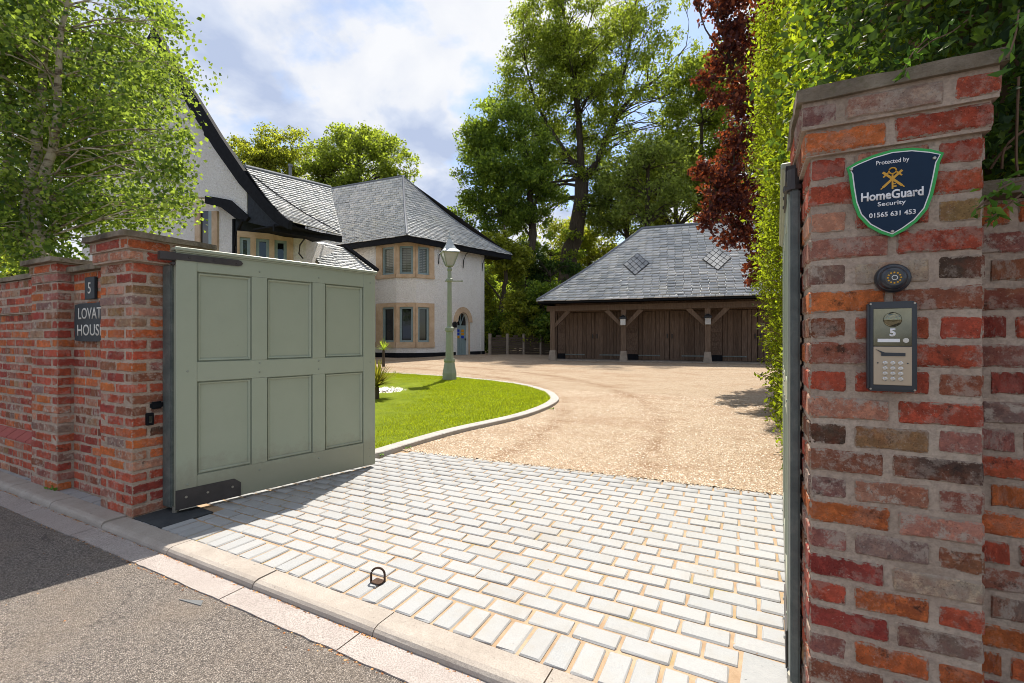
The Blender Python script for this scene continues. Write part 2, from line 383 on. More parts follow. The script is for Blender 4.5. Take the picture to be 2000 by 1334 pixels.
def make_galv():
    m = MT('galvanised_steel', 0.55, 0.4, 0.35)
    c = m.ramp(m.noise(9, 7, 0.75, 0.6), [(0.3, (0.085, 0.105, 0.105)), (0.55, (0.15, 0.175, 0.17)), (0.75, (0.25, 0.26, 0.24))])
    m.color(c); m.bump(m.noise(70, 4), 0.15, 0.003); return m.m

def make_gate_paint():
    m = MT('sage_gate_paint', 0.42, 0.4)
    c = m.ramp(m.noise(2.5, 6, 0.65), [(0.3, (0.310, 0.350, 0.268)), (0.7, (0.338, 0.376, 0.292))])
    sp = m.n('ShaderNodeSeparateXYZ'); m.l(m.tc.outputs['Object'], sp.inputs[0])
    ad = m.n('ShaderNodeMath', operation='MULTIPLY_ADD'); m.l(m.noise(7, 8, 0.75), ad.inputs[0]); ad.inputs[1].default_value = -0.45; m.l(sp.outputs[2], ad.inputs[2])
    c = m.mix(m.ramp(ad.outputs[0], [(0.0, 0.40), (0.16, 0.0)]), c, (0.20, 0.165, 0.12))
    c = m.mix(m.ramp(m.noise(60, 4, 0.7), [(0.66, 0.0), (0.72, 0.35)]), c, (0.22, 0.23, 0.18))
    m.color(c); m.bump(m.noise(9, 7, 0.7, 0.2, (3, 3, 0.4)), 0.22, 0.004); m.bump(m.noise(120, 3), 0.08, 0.002); return m.m
M = dict(
    brick=make_brick(), mortar=make_mortar(), coping=make_coping(), sett=make_sett(), sand=make_sand_joint(),
    asphalt=make_asphalt(), kerb=make_concrete('kerb_concrete', (0.315, 0.275, 0.24), (0.42, 0.378, 0.338), 0.3),
    gutter=make_concrete('granite_gutter', (0.35, 0.305, 0.285), (0.45, 0.405, 0.38), 0.75),
    edging=make_concrete('granite_edging', (0.37, 0.345, 0.325), (0.48, 0.455, 0.43), 0.5),
    slab=make_concrete('grey_slate_slab', (0.27, 0.28, 0.29), (0.38, 0.38, 0.375), 0.1),
    darkslab=make_concrete('dark_slate_slab', (0.035, 0.04, 0.045), (0.07, 0.075, 0.08), 0.1),
    gravel=make_gravel(), lawn=make_lawn(),
    pebble=make_pebble('loose_pebble', [(0.0, (0.22, 0.145, 0.095)), (0.4, (0.46, 0.345, 0.24)), (0.7, (0.57, 0.47, 0.36)), (1.0, (0.66, 0.61, 0.54))]),
    whitepebble=make_pebble('white_cobble', [(0.0, (0.35, 0.34, 0.33)), (0.4, (0.62, 0.61, 0.60)), (1.0, (0.78, 0.78, 0.77))]),
    litter=make_pebble('dry_litter', [(0.0, (0.10, 0.045, 0.02)), (0.5, (0.36, 0.15, 0.06)), (1.0, (0.50, 0.32, 0.15))]),
    grass=make_grass('grass_blade', (0.11, 0.16, 0.010), (0.20, 0.26, 0.014), (0.31, 0.345, 0.03), (0.52, 0.62, 0.02), 0.42, 0.6),
    earth=plain('bare_earth', (0.07, 0.055, 0.035), 0.95, 0.1, 0, 0.4, 3, 0.6),
    slate=make_slate(), lead=plain('lead_roll', (0.15, 0.165, 0.19), 0.75, 0.25, 0.0), deck=plain('roof_deck', (0.03, 0.03, 0.032), 0.9),
    roughcast=make_roughcast(), stone=make_sandstone(), black=plain('black_timber', (0.010, 0.011, 0.014), 0.8, 0.12, 0, 0.3),
    blue=plain('blue_grey_paint', (0.22, 0.295, 0.305), 0.45, 0.4, 0, 0.1), glass=make_glass('window_glass'),
    blind=make_glass('glass_with_blinds', (0.13, 0.14, 0.11), 0.08), slat=plain('blind_slat', (0.24, 0.25, 0.22), 0.6),
    door=make_wood('oak_plank', (0.065, 0.042, 0.030), (0.145, 0.100, 0.074), (0.27, 0.205, 0.155)),
    beam=make_wood('oak_beam', (0.085, 0.056, 0.040), (0.145, 0.104, 0.076), (0.22, 0.168, 0.128)),
    fence=make_wood('fence_board', (0.045, 0.035, 0.026), (0.09, 0.07, 0.053), (0.16, 0.135, 0.105), True, (1, 1, 14)),
    padstone=plain('pad_stone', (0.27, 0.23, 0.19), 0.9, 0.1, 0, 0.25, 6, 0.4), iron=plain('black_iron', (0.012, 0.012, 0.013), 0.5, 0.4),
    sage=make_gate_paint(),
    hinge=plain('bronze_grey_strap', (0.062, 0.056, 0.056), 0.5, 0.4, 0.3, 0.2), galv=make_galv(),
    cap=plain('painted_bolt', (0.27, 0.30, 0.25), 0.4, 0.4), lamp=plain('lamp_green', (0.25, 0.285, 0.215), 0.45, 0.4, 0, 0.08),
    lampglass=make_glass('lantern_glass', (0.55, 0.56, 0.56), 0.15), lampcap=plain('lantern_cap', (0.40, 0.44, 0.46), 0.35, 0.5, 0.2),
    navy=plain('navy_print', (0.012, 0.030, 0.062), 0.55, 0.15, 0, 0.1), green=plain('green_print', (0.012, 0.33, 0.055), 0.35, 0.5, 0, 0.05),
    white=plain('white_print', (0.78, 0.78, 0.80), 0.4, 0.4, 0, 0.02), gold=plain('gold_print', (0.62, 0.33, 0.03), 0.4, 0.4, 0, 0.05),
    plaque=plain('slate_plaque', (0.028, 0.036, 0.042), 0.6, 0.3, 0, 0.2), letter=plain('carved_letter', (0.60, 0.58, 0.53), 0.7, 0.2),
    plastic=plain('dark_blue_plastic', (0.020, 0.026, 0.036), 0.28, 0.6), alu=plain('champagne_metal', (0.44, 0.36, 0.27), 0.35, 0.5, 0.5, 0.06, 3),
    mirror=plain('mirror_metal', (0.20, 0.19, 0.13), 0.10, 0.6, 0.9, 0.25, 12), steel=plain('bright_button', (0.62, 0.60, 0.57), 0.25, 0.5, 0.9),  # mirror: olive base paints in the greenery it would reflect
    screw=plain('screw_metal', (0.40, 0.38, 0.33), 0.35, 0.5, 0.8), rust=plain('rusty_iron', (0.075, 0.045, 0.032), 0.8, 0.2, 0.3, 0.35, 40),
    amber=plain('amber_glass', (0.55, 0.25, 0.02), 0.2, 0.5), cobalt=plain('cobalt_glass', (0.02, 0.06, 0.45), 0.2, 0.5),
    bark=make_bark('dark_bark', (0.045, 0.036, 0.028), (0.12, 0.098, 0.074)), birchbark=make_bark('birch_bark', (0.16, 0.12, 0.09), (0.56, 0.48, 0.39), True),
    twig=plain('dry_twig', (0.14, 0.09, 0.06), 0.9, 0.1),
    tile=plain('grey_lattice_slate', (0.27, 0.28, 0.29), 0.8, 0.15, 0, 0.3, 3), timber=plain('dark_painted_timber', (0.028, 0.033, 0.042), 0.75, 0.15, 0, 0.25), chip=plain('blue_grey_chip', (0.15, 0.155, 0.16), 0.9, 0.1),
    plinthbrick=plain('red_plinth_brick', (0.33, 0.085, 0.07), 0.8, 0.2, 0, 0.15, 20, 0.3),
)
L = dict(
    birch=make_leaf('birch_leaf', (0.016, 0.060, 0.036), (0.085, 0.150, 0.045), (0.34, 0.40, 0.11), (0.42, 0.56, 0.06), 0.44),
    tall=make_leaf('sycamore_leaf', (0.030, 0.060, 0.016), (0.115, 0.155, 0.030), (0.27, 0.29, 0.07), (0.50, 0.62, 0.05), 0.46),
    dark=make_leaf('dark_tree_leaf', (0.024, 0.058, 0.018), (0.085, 0.145, 0.032), (0.22, 0.27, 0.06), (0.42, 0.56, 0.045), 0.45),
    oak=make_leaf('oak_leaf', (0.045, 0.07, 0.014), (0.15, 0.175, 0.03), (0.29, 0.30, 0.06), (0.55, 0.60, 0.04), 0.46),
    pale=make_leaf('pale_leaf', (0.046, 0.075, 0.016), (0.12, 0.165, 0.042), (0.24, 0.28, 0.09), (0.40, 0.50, 0.06), 0.45),
    copper=make_leaf('copper_leaf', (0.026, 0.014, 0.022), (0.058, 0.024, 0.027), (0.24, 0.085, 0.05), (0.36, 0.080, 0.022), 0.32),
    hedge=make_leaf('hedge_leaf', (0.035, 0.062, 0.008), (0.10, 0.145, 0.014), (0.21, 0.25, 0.03), (0.40, 0.50, 0.02), 0.46),
    holly=make_leaf('evergreen_leaf', (0.010, 0.026, 0.010), (0.030, 0.062, 0.018), (0.10, 0.15, 0.035), (0.16, 0.27, 0.02), 0.30),
    sprig=make_leaf('fresh_leaf', (0.036, 0.102, 0.018), (0.084, 0.18, 0.03), (0.156, 0.276, 0.048), (0.192, 0.384, 0.036), 0.35, 0.4),
    cord=make_leaf('cordyline_leaf', (0.08, 0.09, 0.02), (0.20, 0.20, 0.035), (0.30, 0.27, 0.05), (0.40, 0.38, 0.03), 0.4),
)

# ================================================================ GROUND, ROAD, KERB, PAVING
def grid_sheet(name, ks, ns, zf, mat):
    V = [(k, n, zf(k, n)) for n in ns for k in ks]; w = len(ks)
    F = [(j*w+i, j*w+i+1, (j+1)*w+i+1, (j+1)*w+i) for j in range(len(ns)-1) for i in range(w-1)]
    return struct(name, np_mesh(name, V, F), mat)
grid_sheet('ground', [-900, -60, -11, -7, 0, 60, 900], [-900, -60, 1.35, 1.72, 4.3, 18.0, 60, 900],
           lambda k, n: -0.09 if n < 1.5 else gz(k, n)-0.03, M['earth'])
grid_sheet('road', [-40, -12, -6, -3, 0, 3, 12, 40], [-7.5, -4, -2, 0, 1.0, 1.415], lambda k, n: -0.042, M['asphalt'])
N_BACK = lambda k: 4.2+0.0577*(k+3.46)
K_LEFT = lambda n: -3.6+0.28*(n-3.8)

# gravel drive: starts on the back edge of the paving
ks = [-22, -16, -11, -9, -7, -5, -3.9, -3, -2, -1, 0, 0.4, 1, 2, 4, 7, 12]
V = []; F = []
rows_n = [0.0, 0.4, 1, 2, 4, 7, 10, 13.7, 18, 24]
for r in rows_n:
    for k in ks:
        n = N_BACK(max(min(k, 0.6), -4.2)) + r if r < 13 else 4.3+r
        V.append((k, n, gz(k, n)+0.004))
w = len(ks)
F = [(j*w+i, j*w+i+1, (j+1)*w+i+1, (j+1)*w+i) for j in range(len(rows_n)-1) for i in range(w-1)]
struct('gravel_drive', np_mesh('gravel_drive', V, F), M['gravel'])

def scatter_pebbles(name, pts, size, mat, flat=0.6, parent=None):
    n = len(pts); base = np.array([(1,0,0),(0,1,0),(-1,0,0),(0,-1,0),(0,0,1)], float)
    V = np.zeros((n, 5, 3)); a = RNG.random(n)*6.283
    sz = size[0]+(size[1]-size[0])*RNG.random((n, 1))**1.6
    for i, b in enumerate(base):
        j = 0.75+0.5*RNG.random((n, 3))
        x = b[0]*np.cos(a)-b[1]*np.sin(a); y = b[0]*np.sin(a)+b[1]*np.cos(a)
        V[:, i, 0] = pts[:, 0]+x*sz[:, 0]*j[:, 0]; V[:, i, 1] = pts[:, 1]+y*sz[:, 0]*j[:, 1]*0.8
        V[:, i, 2] = pts[:, 2]+b[2]*sz[:, 0]*flat*j[:, 2]-(1-b[2])*0.001
    f = np.array([(0,1,4),(1,2,4),(2,3,4),(3,0,4)])
    F = (f[None]+5*np.arange(n)[:, None, None]).reshape(-1, 3)
    o = new_obj(name, np_mesh(name, V.reshape(-1, 3), F), mat, parent); stuff(o); return o
# lawn outline, from the drive side (kerb) to the flower bed behind the gate
OUT = [G(*p) for p in [(733,895),(800,875),(900,846),(1012,820),(1065,802),(1089,788),(1090,779),(1075,768.5),(1040,757.5),(1000,750.5),(930,742.5),(880,738),(800,733),(740,730)]]
pre = [Vector((-4.15, 2.2, 0)), Vector((-3.88, 3.0, 0))]
OUT = pre + OUT + [Vector((-12.5, 9.9, gz(-12.5, 9.9)))]
def smooth_path(p, n):
    out = []
    for i in range(len(p)-1):
        a, b, c, d = p[max(i-1, 0)], p[i], p[i+1], p[min(i+2, len(p)-1)]
        for j in range(n):
            t = j/n; out.append(0.5*((2*b)+(c-a)*t+(2*a-5*b+4*c-d)*t*t+(3*b-a-3*c+d)*t**3))
    return out+[p[-1]]
OUTS = smooth_path(OUT, 6)
def offset_path(p, d):
    out = []
    for i, q in enumerate(p):
        t = p[min(i+1, len(p)-1)]-p[max(i-1, 0)]; t.z = 0; t.normalize()
        v = q+Vector((-t.y, t.x, 0))*d; out.append(v)
    return out
INS = offset_path(OUTS, 0.17)
lawn_poly = [Vector((p.x, p.y)) for p in offset_path(OUTS, 0.16)] + [Vector((-12.5, 2.4)), Vector((-4.4, 2.4))]
def in_poly(x, y, poly):
    ins = np.zeros(len(x), bool); n = len(poly); j = n-1
    for i in range(n):
        xi, yi, xj, yj = poly[i][0], poly[i][1], poly[j][0], poly[j][1]
        c = ((yi > y) != (yj > y)) & (x < (xj-xi)*(y-yi)/((yj-yi) if abs(yj-yi) > 1e-9 else 1e-9)+xi); ins ^= c; j = i
    return ins
def gzv(k, n): return np.clip(n-4.3, 0, 13.7)*0.02555+np.clip((-7-k)/4, 0, 1)*0.1
cand = np.column_stack([RNG.uniform(-4.2, 2.2, 60000), 4.15+RNG.random(60000)**1.7*5.5])
outk = [(p.x, p.y) for p in OUTS]+[(-12.5, 2.4), (-4.4, 2.4)]
keep = ~in_poly(cand[:, 0], cand[:, 1], outk) & (cand[:, 1] > 4.2+0.0577*(cand[:, 0]+3.46)-0.03+0.05*RNG.random(60000)**3*-1)
cand = cand[keep]; z = gzv(cand[:, 0], cand[:, 1])+0.004
scatter_pebbles('loose_gravel', np.column_stack([cand, z]), (0.005, 0.012), M['pebble'])
# a few stray stones on the setts
c2 = np.column_stack([RNG.uniform(-3.4, 0.1, 160), RNG.uniform(1.75, 4.2, 160)]); 
scatter_pebbles('stray_gravel', np.column_stack([c2, np.full(160, 0.0)]), (0.002, 0.006), M['pebble'])

# turf
bm = BM(); vs = [bm.verts.new((p.x, p.y, gz(p.x, p.y)+0.045)) for p in lawn_poly]
f = bm.faces.new(vs); bmesh.ops.triangulate(bm, faces=[f], ngon_method='EAR_CLIP')
struct('lawn', bm, M['lawn'])
n0 = 230000
gx = RNG.uniform(-11.5, -3.0, n0); gy = RNG.uniform(2.6, 10.9, n0)
ok = in_poly(gx, gy, lawn_poly) & (gy > 3.6)
gx, gy = gx[ok], gy[ok]; n0 = len(gx)
clump = 0.5+0.5*np.sin(gx*5.1+np.sin(gy*3.7)*2)*np.sin(gy*4.3+np.sin(gx*2.9)*2)
h = (0.022+0.022*RNG.random(n0))*(0.75+0.5*clump); a = RNG.random(n0)*6.283; wd = 0.004+0.003*RNG.random(n0)
gzb = gzv(gx, gy)+0.044; V = np.zeros((n0, 3, 3))
V[:, 0] = np.column_stack([gx-np.cos(a)*wd, gy-np.sin(a)*wd, gzb]); V[:, 1] = np.column_stack([gx+np.cos(a)*wd, gy+np.sin(a)*wd, gzb])
b = RNG.random(n0)*6.283; ln = h*0.8*RNG.random(n0)
V[:, 2] = np.column_stack([gx+np.cos(b)*ln, gy+np.sin(b)*ln, gzb+h])
stuff(new_obj('lawn_grass', np_mesh('lawn_grass', V.reshape(-1, 3), np.arange(n0*3).reshape(-1, 3)), M['grass']))

# lawn edging, one stone after the other
edging = struct('lawn_edging', (lambda bm: bm)(BM()), M['sand'])
bm = BM()
for i in range(len(OUTS)-1):
    a0, a1, b0, b1 = OUTS[i], OUTS[i+1], INS[i], INS[i+1]
    quad(bm, [(q.x, q.y, q.z+0.012) for q in (a0, a1, b1, b0)])
me = bpy.data.meshes.new('lawn_edging'); bm.to_mesh(me); bm.free(); me.materials.append(M['sand']); edging.data = me
dist = 0; start = 0
def edging_stone(i0, i1):
    bm = BM(); rings = []
    for i in range(i0, i1+1):
        t = 0.01 if i in (i0,) else (-0.01 if i == i1 else 0)
        p, q = OUTS[i], INS[i]
        if i == i0: p = p.lerp(OUTS[i+1], 0.03); q = q.lerp(INS[i+1], 0.03)
        zt = p.z+0.058
        d = (q-p); d.z = 0; d.normalize()
        rings.append([bm.verts.new(v) for v in ((p.x, p.y, p.z-0.02), (p.x, p.y, zt-0.008), (p.x+d.x*0.01, p.y+d.y*0.01, zt), (q.x-d.x*0.01, q.y-d.y*0.01, zt), (q.x, q.y, zt-0.008), (q.x, q.y, p.z-0.02))])
    for r, s_ in zip(rings, rings[1:]):
        for j in range(5): bm.faces.new((r[j], s_[j], s_[j+1], r[j+1]))
    bm.faces.new(rings[0]); bm.faces.new(list(reversed(rings[-1]))); bmesh.ops.recalc_face_normals(bm, faces=bm.faces)
    new_obj('edging_stone', bm, M['edging'], edging)
for i in range(1, len(OUTS)):
    dist += (OUTS[i]-OUTS[i-1]).length
    if dist > 0.62 or i == len(OUTS)-1: edging_stone(start, i); start = i; dist = 0

# kerb and gutter
kerb = struct('kerb', BM(), M['mortar'])
bm = BM(); box(bm, -16, 8, 1.56, 1.685, -0.09, -0.012); kerb.data = bpy.data.meshes.new('kerb'); bm.to_mesh(kerb.data); bm.free(); kerb.data.materials.append(M['mortar'])
def kerb_stone(k0, k1, dz=0.0):
    bm = BM(); prof = [(1.690, -0.1), (1.690, 0), (1.582, 0.001), (1.560, -0.005), (1.549, -0.016), (1.545, -0.03), (1.545, -0.1)]
    rings = [[bm.verts.new((k, n, z+dz+random.uniform(-.001, .001))) for n, z in prof] for k in (k0, k0*.7+k1*.3, k0*.35+k1*.65, k1)]
    for a, b in zip(rings, rings[1:]):
        for j in range(len(prof)-1): bm.faces.new((a[j], b[j], b[j+1], a[j+1]))
    bm.faces.new(rings[0]); bm.faces.new(list(reversed(rings[-1]))); bmesh.ops.recalc_face_normals(bm, faces=bm.faces)
    return new_obj('kerb_stone', bm, M['kerb'], kerb)
kb = [-3.19-0.84*i for i in range(10, 0, -1)] + [-3.19, -2.354, -1.50, -0.69] + [-0.69+0.84*i for i in range(1, 8)]
for i, (a, b) in enumerate(zip(kb, kb[1:])): kerb_stone(a+0.003, b-0.003, random.uniform(-.002, .003)+(0.012 if b < -4 else 0))
gutter = struct('gutter', BM(), M['asphalt'])
bm = BM(); box(bm, -16, 8, 1.402, 1.545, -0.1, -0.046); gutter.data = bpy.data.meshes.new('gutter'); bm.to_mesh(gutter.data); bm.free(); gutter.data.materials.append(M['sand'])
for i in range(-9, 12):
    a, b = -2.41+0.84*i, -2.41+0.84*(i+1)
    bm = BM(); box(bm, a+0.004, b-0.004, 1.402+random.uniform(-.006, .004), 1.543, -0.09, -0.036)
    bmesh.ops.subdivide_edges(bm, edges=[e for e in bm.edges if abs(e.verts[0].co.x-e.verts[1].co.x) > 0.5], cuts=15)
    for v in bm.verts:
        v.co.z += random.uniform(-.0012, .0012)
        if v.co.y < 1.42: v.co.y += random.uniform(-.003, .003)
    new_obj('gutter_slab', bm, M['gutter'], gutter)
# dry litter in the gutter and along the road edge
n0 = 5200; lk = RNG.uniform(-9, 2, n0); which = RNG.random(n0)
ln = np.where(which < 0.6, 1.541-np.abs(RNG.normal(0, 0.006, n0)), 1.400+RNG.normal(0, 0.010, n0))
dens = 0.5+0.5*np.sin(lk*3.1)*np.sin(lk*7.7+1); kp = RNG.random(n0) < 0.16+0.6*dens**2
scatter_pebbles('gutter_litter', np.column_stack([lk, ln, np.where(which < 0.6, -0.035, -0.04)])[kp], (0.003, 0.008), M['litter'], 0.4)
n0 = 90; scatter_pebbles('road_litter', np.column_stack([RNG.uniform(-4.5, 0.5, n0), RNG.uniform(-0.5, 1.55, n0), np.full(n0, -0.04)]), (0.003, 0.007), M['litter'], 0.5)

q = [G(*p) for p in ((386, 1196), (401, 1181), (429, 1186), (412, 1193))]
sh = thing('slate_shard', 'flat triangular grey stone chip lying on the road by the gutter', 'stone chip', (-2.5, 1.32, -.04))
bm = BM(); prism(bm, [(-2.60, 1.315, -.0385), (-2.475, 1.365, -.0375), (-2.44, 1.335, -.0385)], (0, 0, -.012)); new_obj('chip', bm, M['chip'], sh)
# sett paving
paving = struct('paving', BM(), M['sand'])
bm = BM()
pl = [(-3.95, 1.69), (0.16, 1.69), (0.16, 2.13), (0.6, 2.13), (0.6, N_BACK(0.6)), (-4.05, N_BACK(-4.05)), (K_LEFT(2.15)-0.1, 2.15), (-3.95, 2.15)]
pl = [(-3.95, 1.69), (0.7, 1.69), (0.7, N_BACK(0.7)), (-3.56, N_BACK(-3.56)), (-4.15, 2.1), (-3.95, 2.05)]
quad(bm, [(x, y, -0.008) for x, y in pl]); bm.to_mesh(paving.data); bm.free()
if not paving.data.materials: paving.data.materials.append(M['sand'])
def sett_mesh(i):
    bm = BM(); box(bm, -.099, .099, -.047, .047, -.03, 0); bevel(bm, 0.006)
    for v in bm.verts:
        v.co += Vector((random.uniform(-.0025, .0025), random.uniform(-.002, .002), random.uniform(-.0012, .0012)))
    bmesh.ops.delete(bm, geom=[f for f in bm.faces if f.calc_center_median().z < -.02], context='FACES')
    me = bpy.data.meshes.new('sett'); bm.normal_update(); bm.to_mesh(me); bm.free(); me.materials.append(M['sett']); return me
SETTS = [sett_mesh(i) for i in range(10)]
spots = []
k = -3.93
while k < -0.06:
    spots.append((k+0.047, 1.797, math.pi/2+random.uniform(-.012, .012), 1.0, 1.0))
    k += 0.1101
for j in range(21):
    k = -4.3+(0.106 if j % 2 else 0.0)
    while k < 0.72:
        L0 = 0.212
        c = k+L0/2; pit = (N_BACK(c)-1.905)/21; n = 1.905+pit*(j+0.5)
        lo, hi = k, k+L0-0.014
        lim_l = max(K_LEFT(n)+0.0, -3.95 if n < 2.15 else -9)
        if n < 2.08: lim_l = -3.545
        lim_r = -0.04 if n < 2.14 else 0.62
        lo2, hi2 = max(lo, lim_l), min(hi, lim_r)
        if hi2-lo2 > 0.05: spots.append(((lo2+hi2)/2, n, 0.0577*(j/21), (hi2-lo2)/0.198, (pit-0.0145)/0.094))
        k += L0
def cam_d(s): return (s[0]**2+s[1]**2)
def in_view(k, n):
    X = CO*k+SI*n; Y = -SI*k+CO*n
    return Y > 0.2 and abs(X/Y) < 1.15 and not (k > 0.17 and n > 1.9)
spots.sort(key=lambda s: cam_d(s)+(0 if in_view(s[0], s[1]) else 1e3))
def placed(me, s): 
    R = Matrix.Translation((s[0]+random.uniform(-.002, .002), s[1]+random.uniform(-.002, .002), random.uniform(-.0015, .0015)))
    return R @ Matrix.Rotation(s[2]+random.uniform(-.012, .012), 4, 'Z') @ Matrix.Diagonal((s[3], s[4], 1, 1))
def join_meshes(name, items):
    V, F3 = [], []; off = 0
    for me, mx in items:
        co = np.empty(len(me.vertices)*3, np.float32); me.vertices.foreach_get('co', co); co = co.reshape(-1, 3)
        m = np.array(mx); V.append(co @ m[:3, :3].T+m[:3, 3])
        me.calc_loop_triangles(); t = np.empty(len(me.loop_triangles)*3, np.int32); me.loop_triangles.foreach_get('vertices', t)
        F3.append(t.reshape(-1, 3)+off); off += len(co)
    return np_mesh(name, np.concatenate(V), np.concatenate(F3))
for i, s in enumerate(spots[:296]):
    o = new_obj('sett', SETTS[i % 10], None, paving); o.matrix_basis = placed(None, s)
stuff(new_obj('far_setts', join_meshes('far_setts', [(SETTS[i % 10], placed(None, s)) for i, s in enumerate(spots[296:])]), M['sett'], paving))
# dark and grey slate slabs under the gate pivots
bm = BM(); prism(bm, [(-3.945, 1.70, 0.004), (-3.575, 1.70, 0.004), (-3.555, 2.03, 0.004), (-3.945, 2.05, 0.004)], (0, 0, -.03))
new_obj('pivot_slab', bm, M['darkslab'], paving)
bm = BM(); prism(bm, [(-0.045, 1.70, 0.004), (0.158, 1.70, 0.004), (0.158, 2.12, 0.004), (-0.022, 2.13, 0.004)], (0, 0, -.03))
new_obj('pivot_slab', bm, M['slab'], paving)
# narrow strip of setts between kerb and wall, left of the gateway
verge = struct('sett_strip', BM(), M['sand'])
bm = BM(); quad(bm, [(-12, 1.69, -0.002), (-3.955, 1.69, -0.002), (-3.955, 1.83, -0.002), (-12, 1.83, -0.002)]); bm.to_mesh(verge.data); bm.free()
for i in range(26):
    c = -4.06-0.213*i
    o = new_obj('sett', SETTS[i % 10], None, verge); o.location = (c, 1.748, 0.006)

# ================================================================ BRICKWORK
def brick_mesh():
    Lx, W, H = 0.103, 0.0495, 0.0335; bm = BM(); c = 0.007; rings = []
    sec = [(-W, -H+c), (-W, H-c), (-W+c, H), (W-c, H), (W, H-c), (W, -H+c), (W-c, -H), (-W+c, -H)]
    for i, x in enumerate((-Lx, -Lx+c, -Lx*.55, -Lx*.1, Lx*.4, Lx-c, Lx)):
        f = 1 if 0 < i < 6 else 0.84
        rings.append([bm.verts.new((x+random.uniform(-.0025, .0025), y*(1 if abs(y) < W-.001 else 1)*(f if f < 1 else 1)+random.uniform(-.002, .002), z*f+random.uniform(-.0028, .0028))) for y, z in sec])
    for a, b in zip(rings, rings[1:]):
        for j in range(8): bm.faces.new((a[j], b[j], b[(j+1) % 8], a[(j+1) % 8]))
    bm.faces.new(rings[0]); bm.faces.new(list(reversed(rings[-1]))); bmesh.ops.recalc_face_normals(bm, faces=bm.faces)
    me = bpy.data.meshes.new('brick'); bm.normal_update(); bm.to_mesh(me); bm.free(); me.materials.append(M['brick']); return me
BRICKS = [brick_mesh() for _ in range(14)]
PAL = dict(o=(0.60, 0.175, 0.062), r=(0.50, 0.110, 0.064), d=(0.35, 0.072, 0.056), p=(0.36, 0.16, 0.135), n=(0.29, 0.125, 0.075), k=(0.115, 0.078, 0.060),
           b=(0.46, 0.33, 0.22), g=(0.29, 0.20, 0.17), w=(0.50, 0.42, 0.33), c=(0.52, 0.26, 0.185), y=(0.33, 0.21, 0.10))
def pick(): return random.choices('ordpnkbgcy', (18, 30, 14, 14, 9, 2.5, 2, 7, 10, 2))[0]
CH = 0.0807
def brick(root, x, y, z, rz, sx=1, sy=1, key=None, sink=None):
    key = key or pick(); b = PAL[key]; f = random.uniform(0.85, 1.15)
    mx = Matrix.Translation((x, y, z+random.uniform(-.0025, .0025))) @ Matrix.Rotation(rz+random.uniform(-.008, .008), 4, 'Z') @ Matrix.Rotation(random.uniform(-.012, .012), 4, 'Y') @ Matrix.Diagonal((sx, sy, 1, 1))
    me = random.choice(BRICKS)
    if sink is not None: sink.append((me, mx)); return
    o = new_obj('brick', me, None, root); o.matrix_basis = mx
    lime = {'g': 0.9, 'p': 0.7, 'c': 0.8, 'w': 0.5, 'b': 0.5, 'o': 0.28, 'r': 0.35, 'd': 0.22, 'n': 0.55, 'k': 0.3, 'y': 0.4}[key]*random.uniform(0.5, 1.3)
    o.color = (b[0]*f, b[1]*f*random.uniform(.92, 1.08), b[2]*f, min(lime, 1))
def slab_cap(root, x0, x1, y0, y1, z0, z1, name='coping_slab', rough=0.004):
    bm = BM(); box(bm, x0, x1, y0, y1, z0, z1)
    bmesh.ops.subdivide_edges(bm, edges=[e for e in bm.edges if e.calc_length() > 0.12], cuts=7, use_grid_fill=True)
    for v in bm.verts:
        v.co += Vector((random.uniform(-rough, rough), random.uniform(-rough, rough), random.uniform(-rough, rough)*0.7))
        if v.co.z > (z0+z1)/2 and (v.co.x < x0+.02 or v.co.x > x1-.02 or v.co.y < y0+.02 or v.co.y > y1-.02): v.co.z -= 0.006
    return new_obj(name, bm, M['coping'], root)
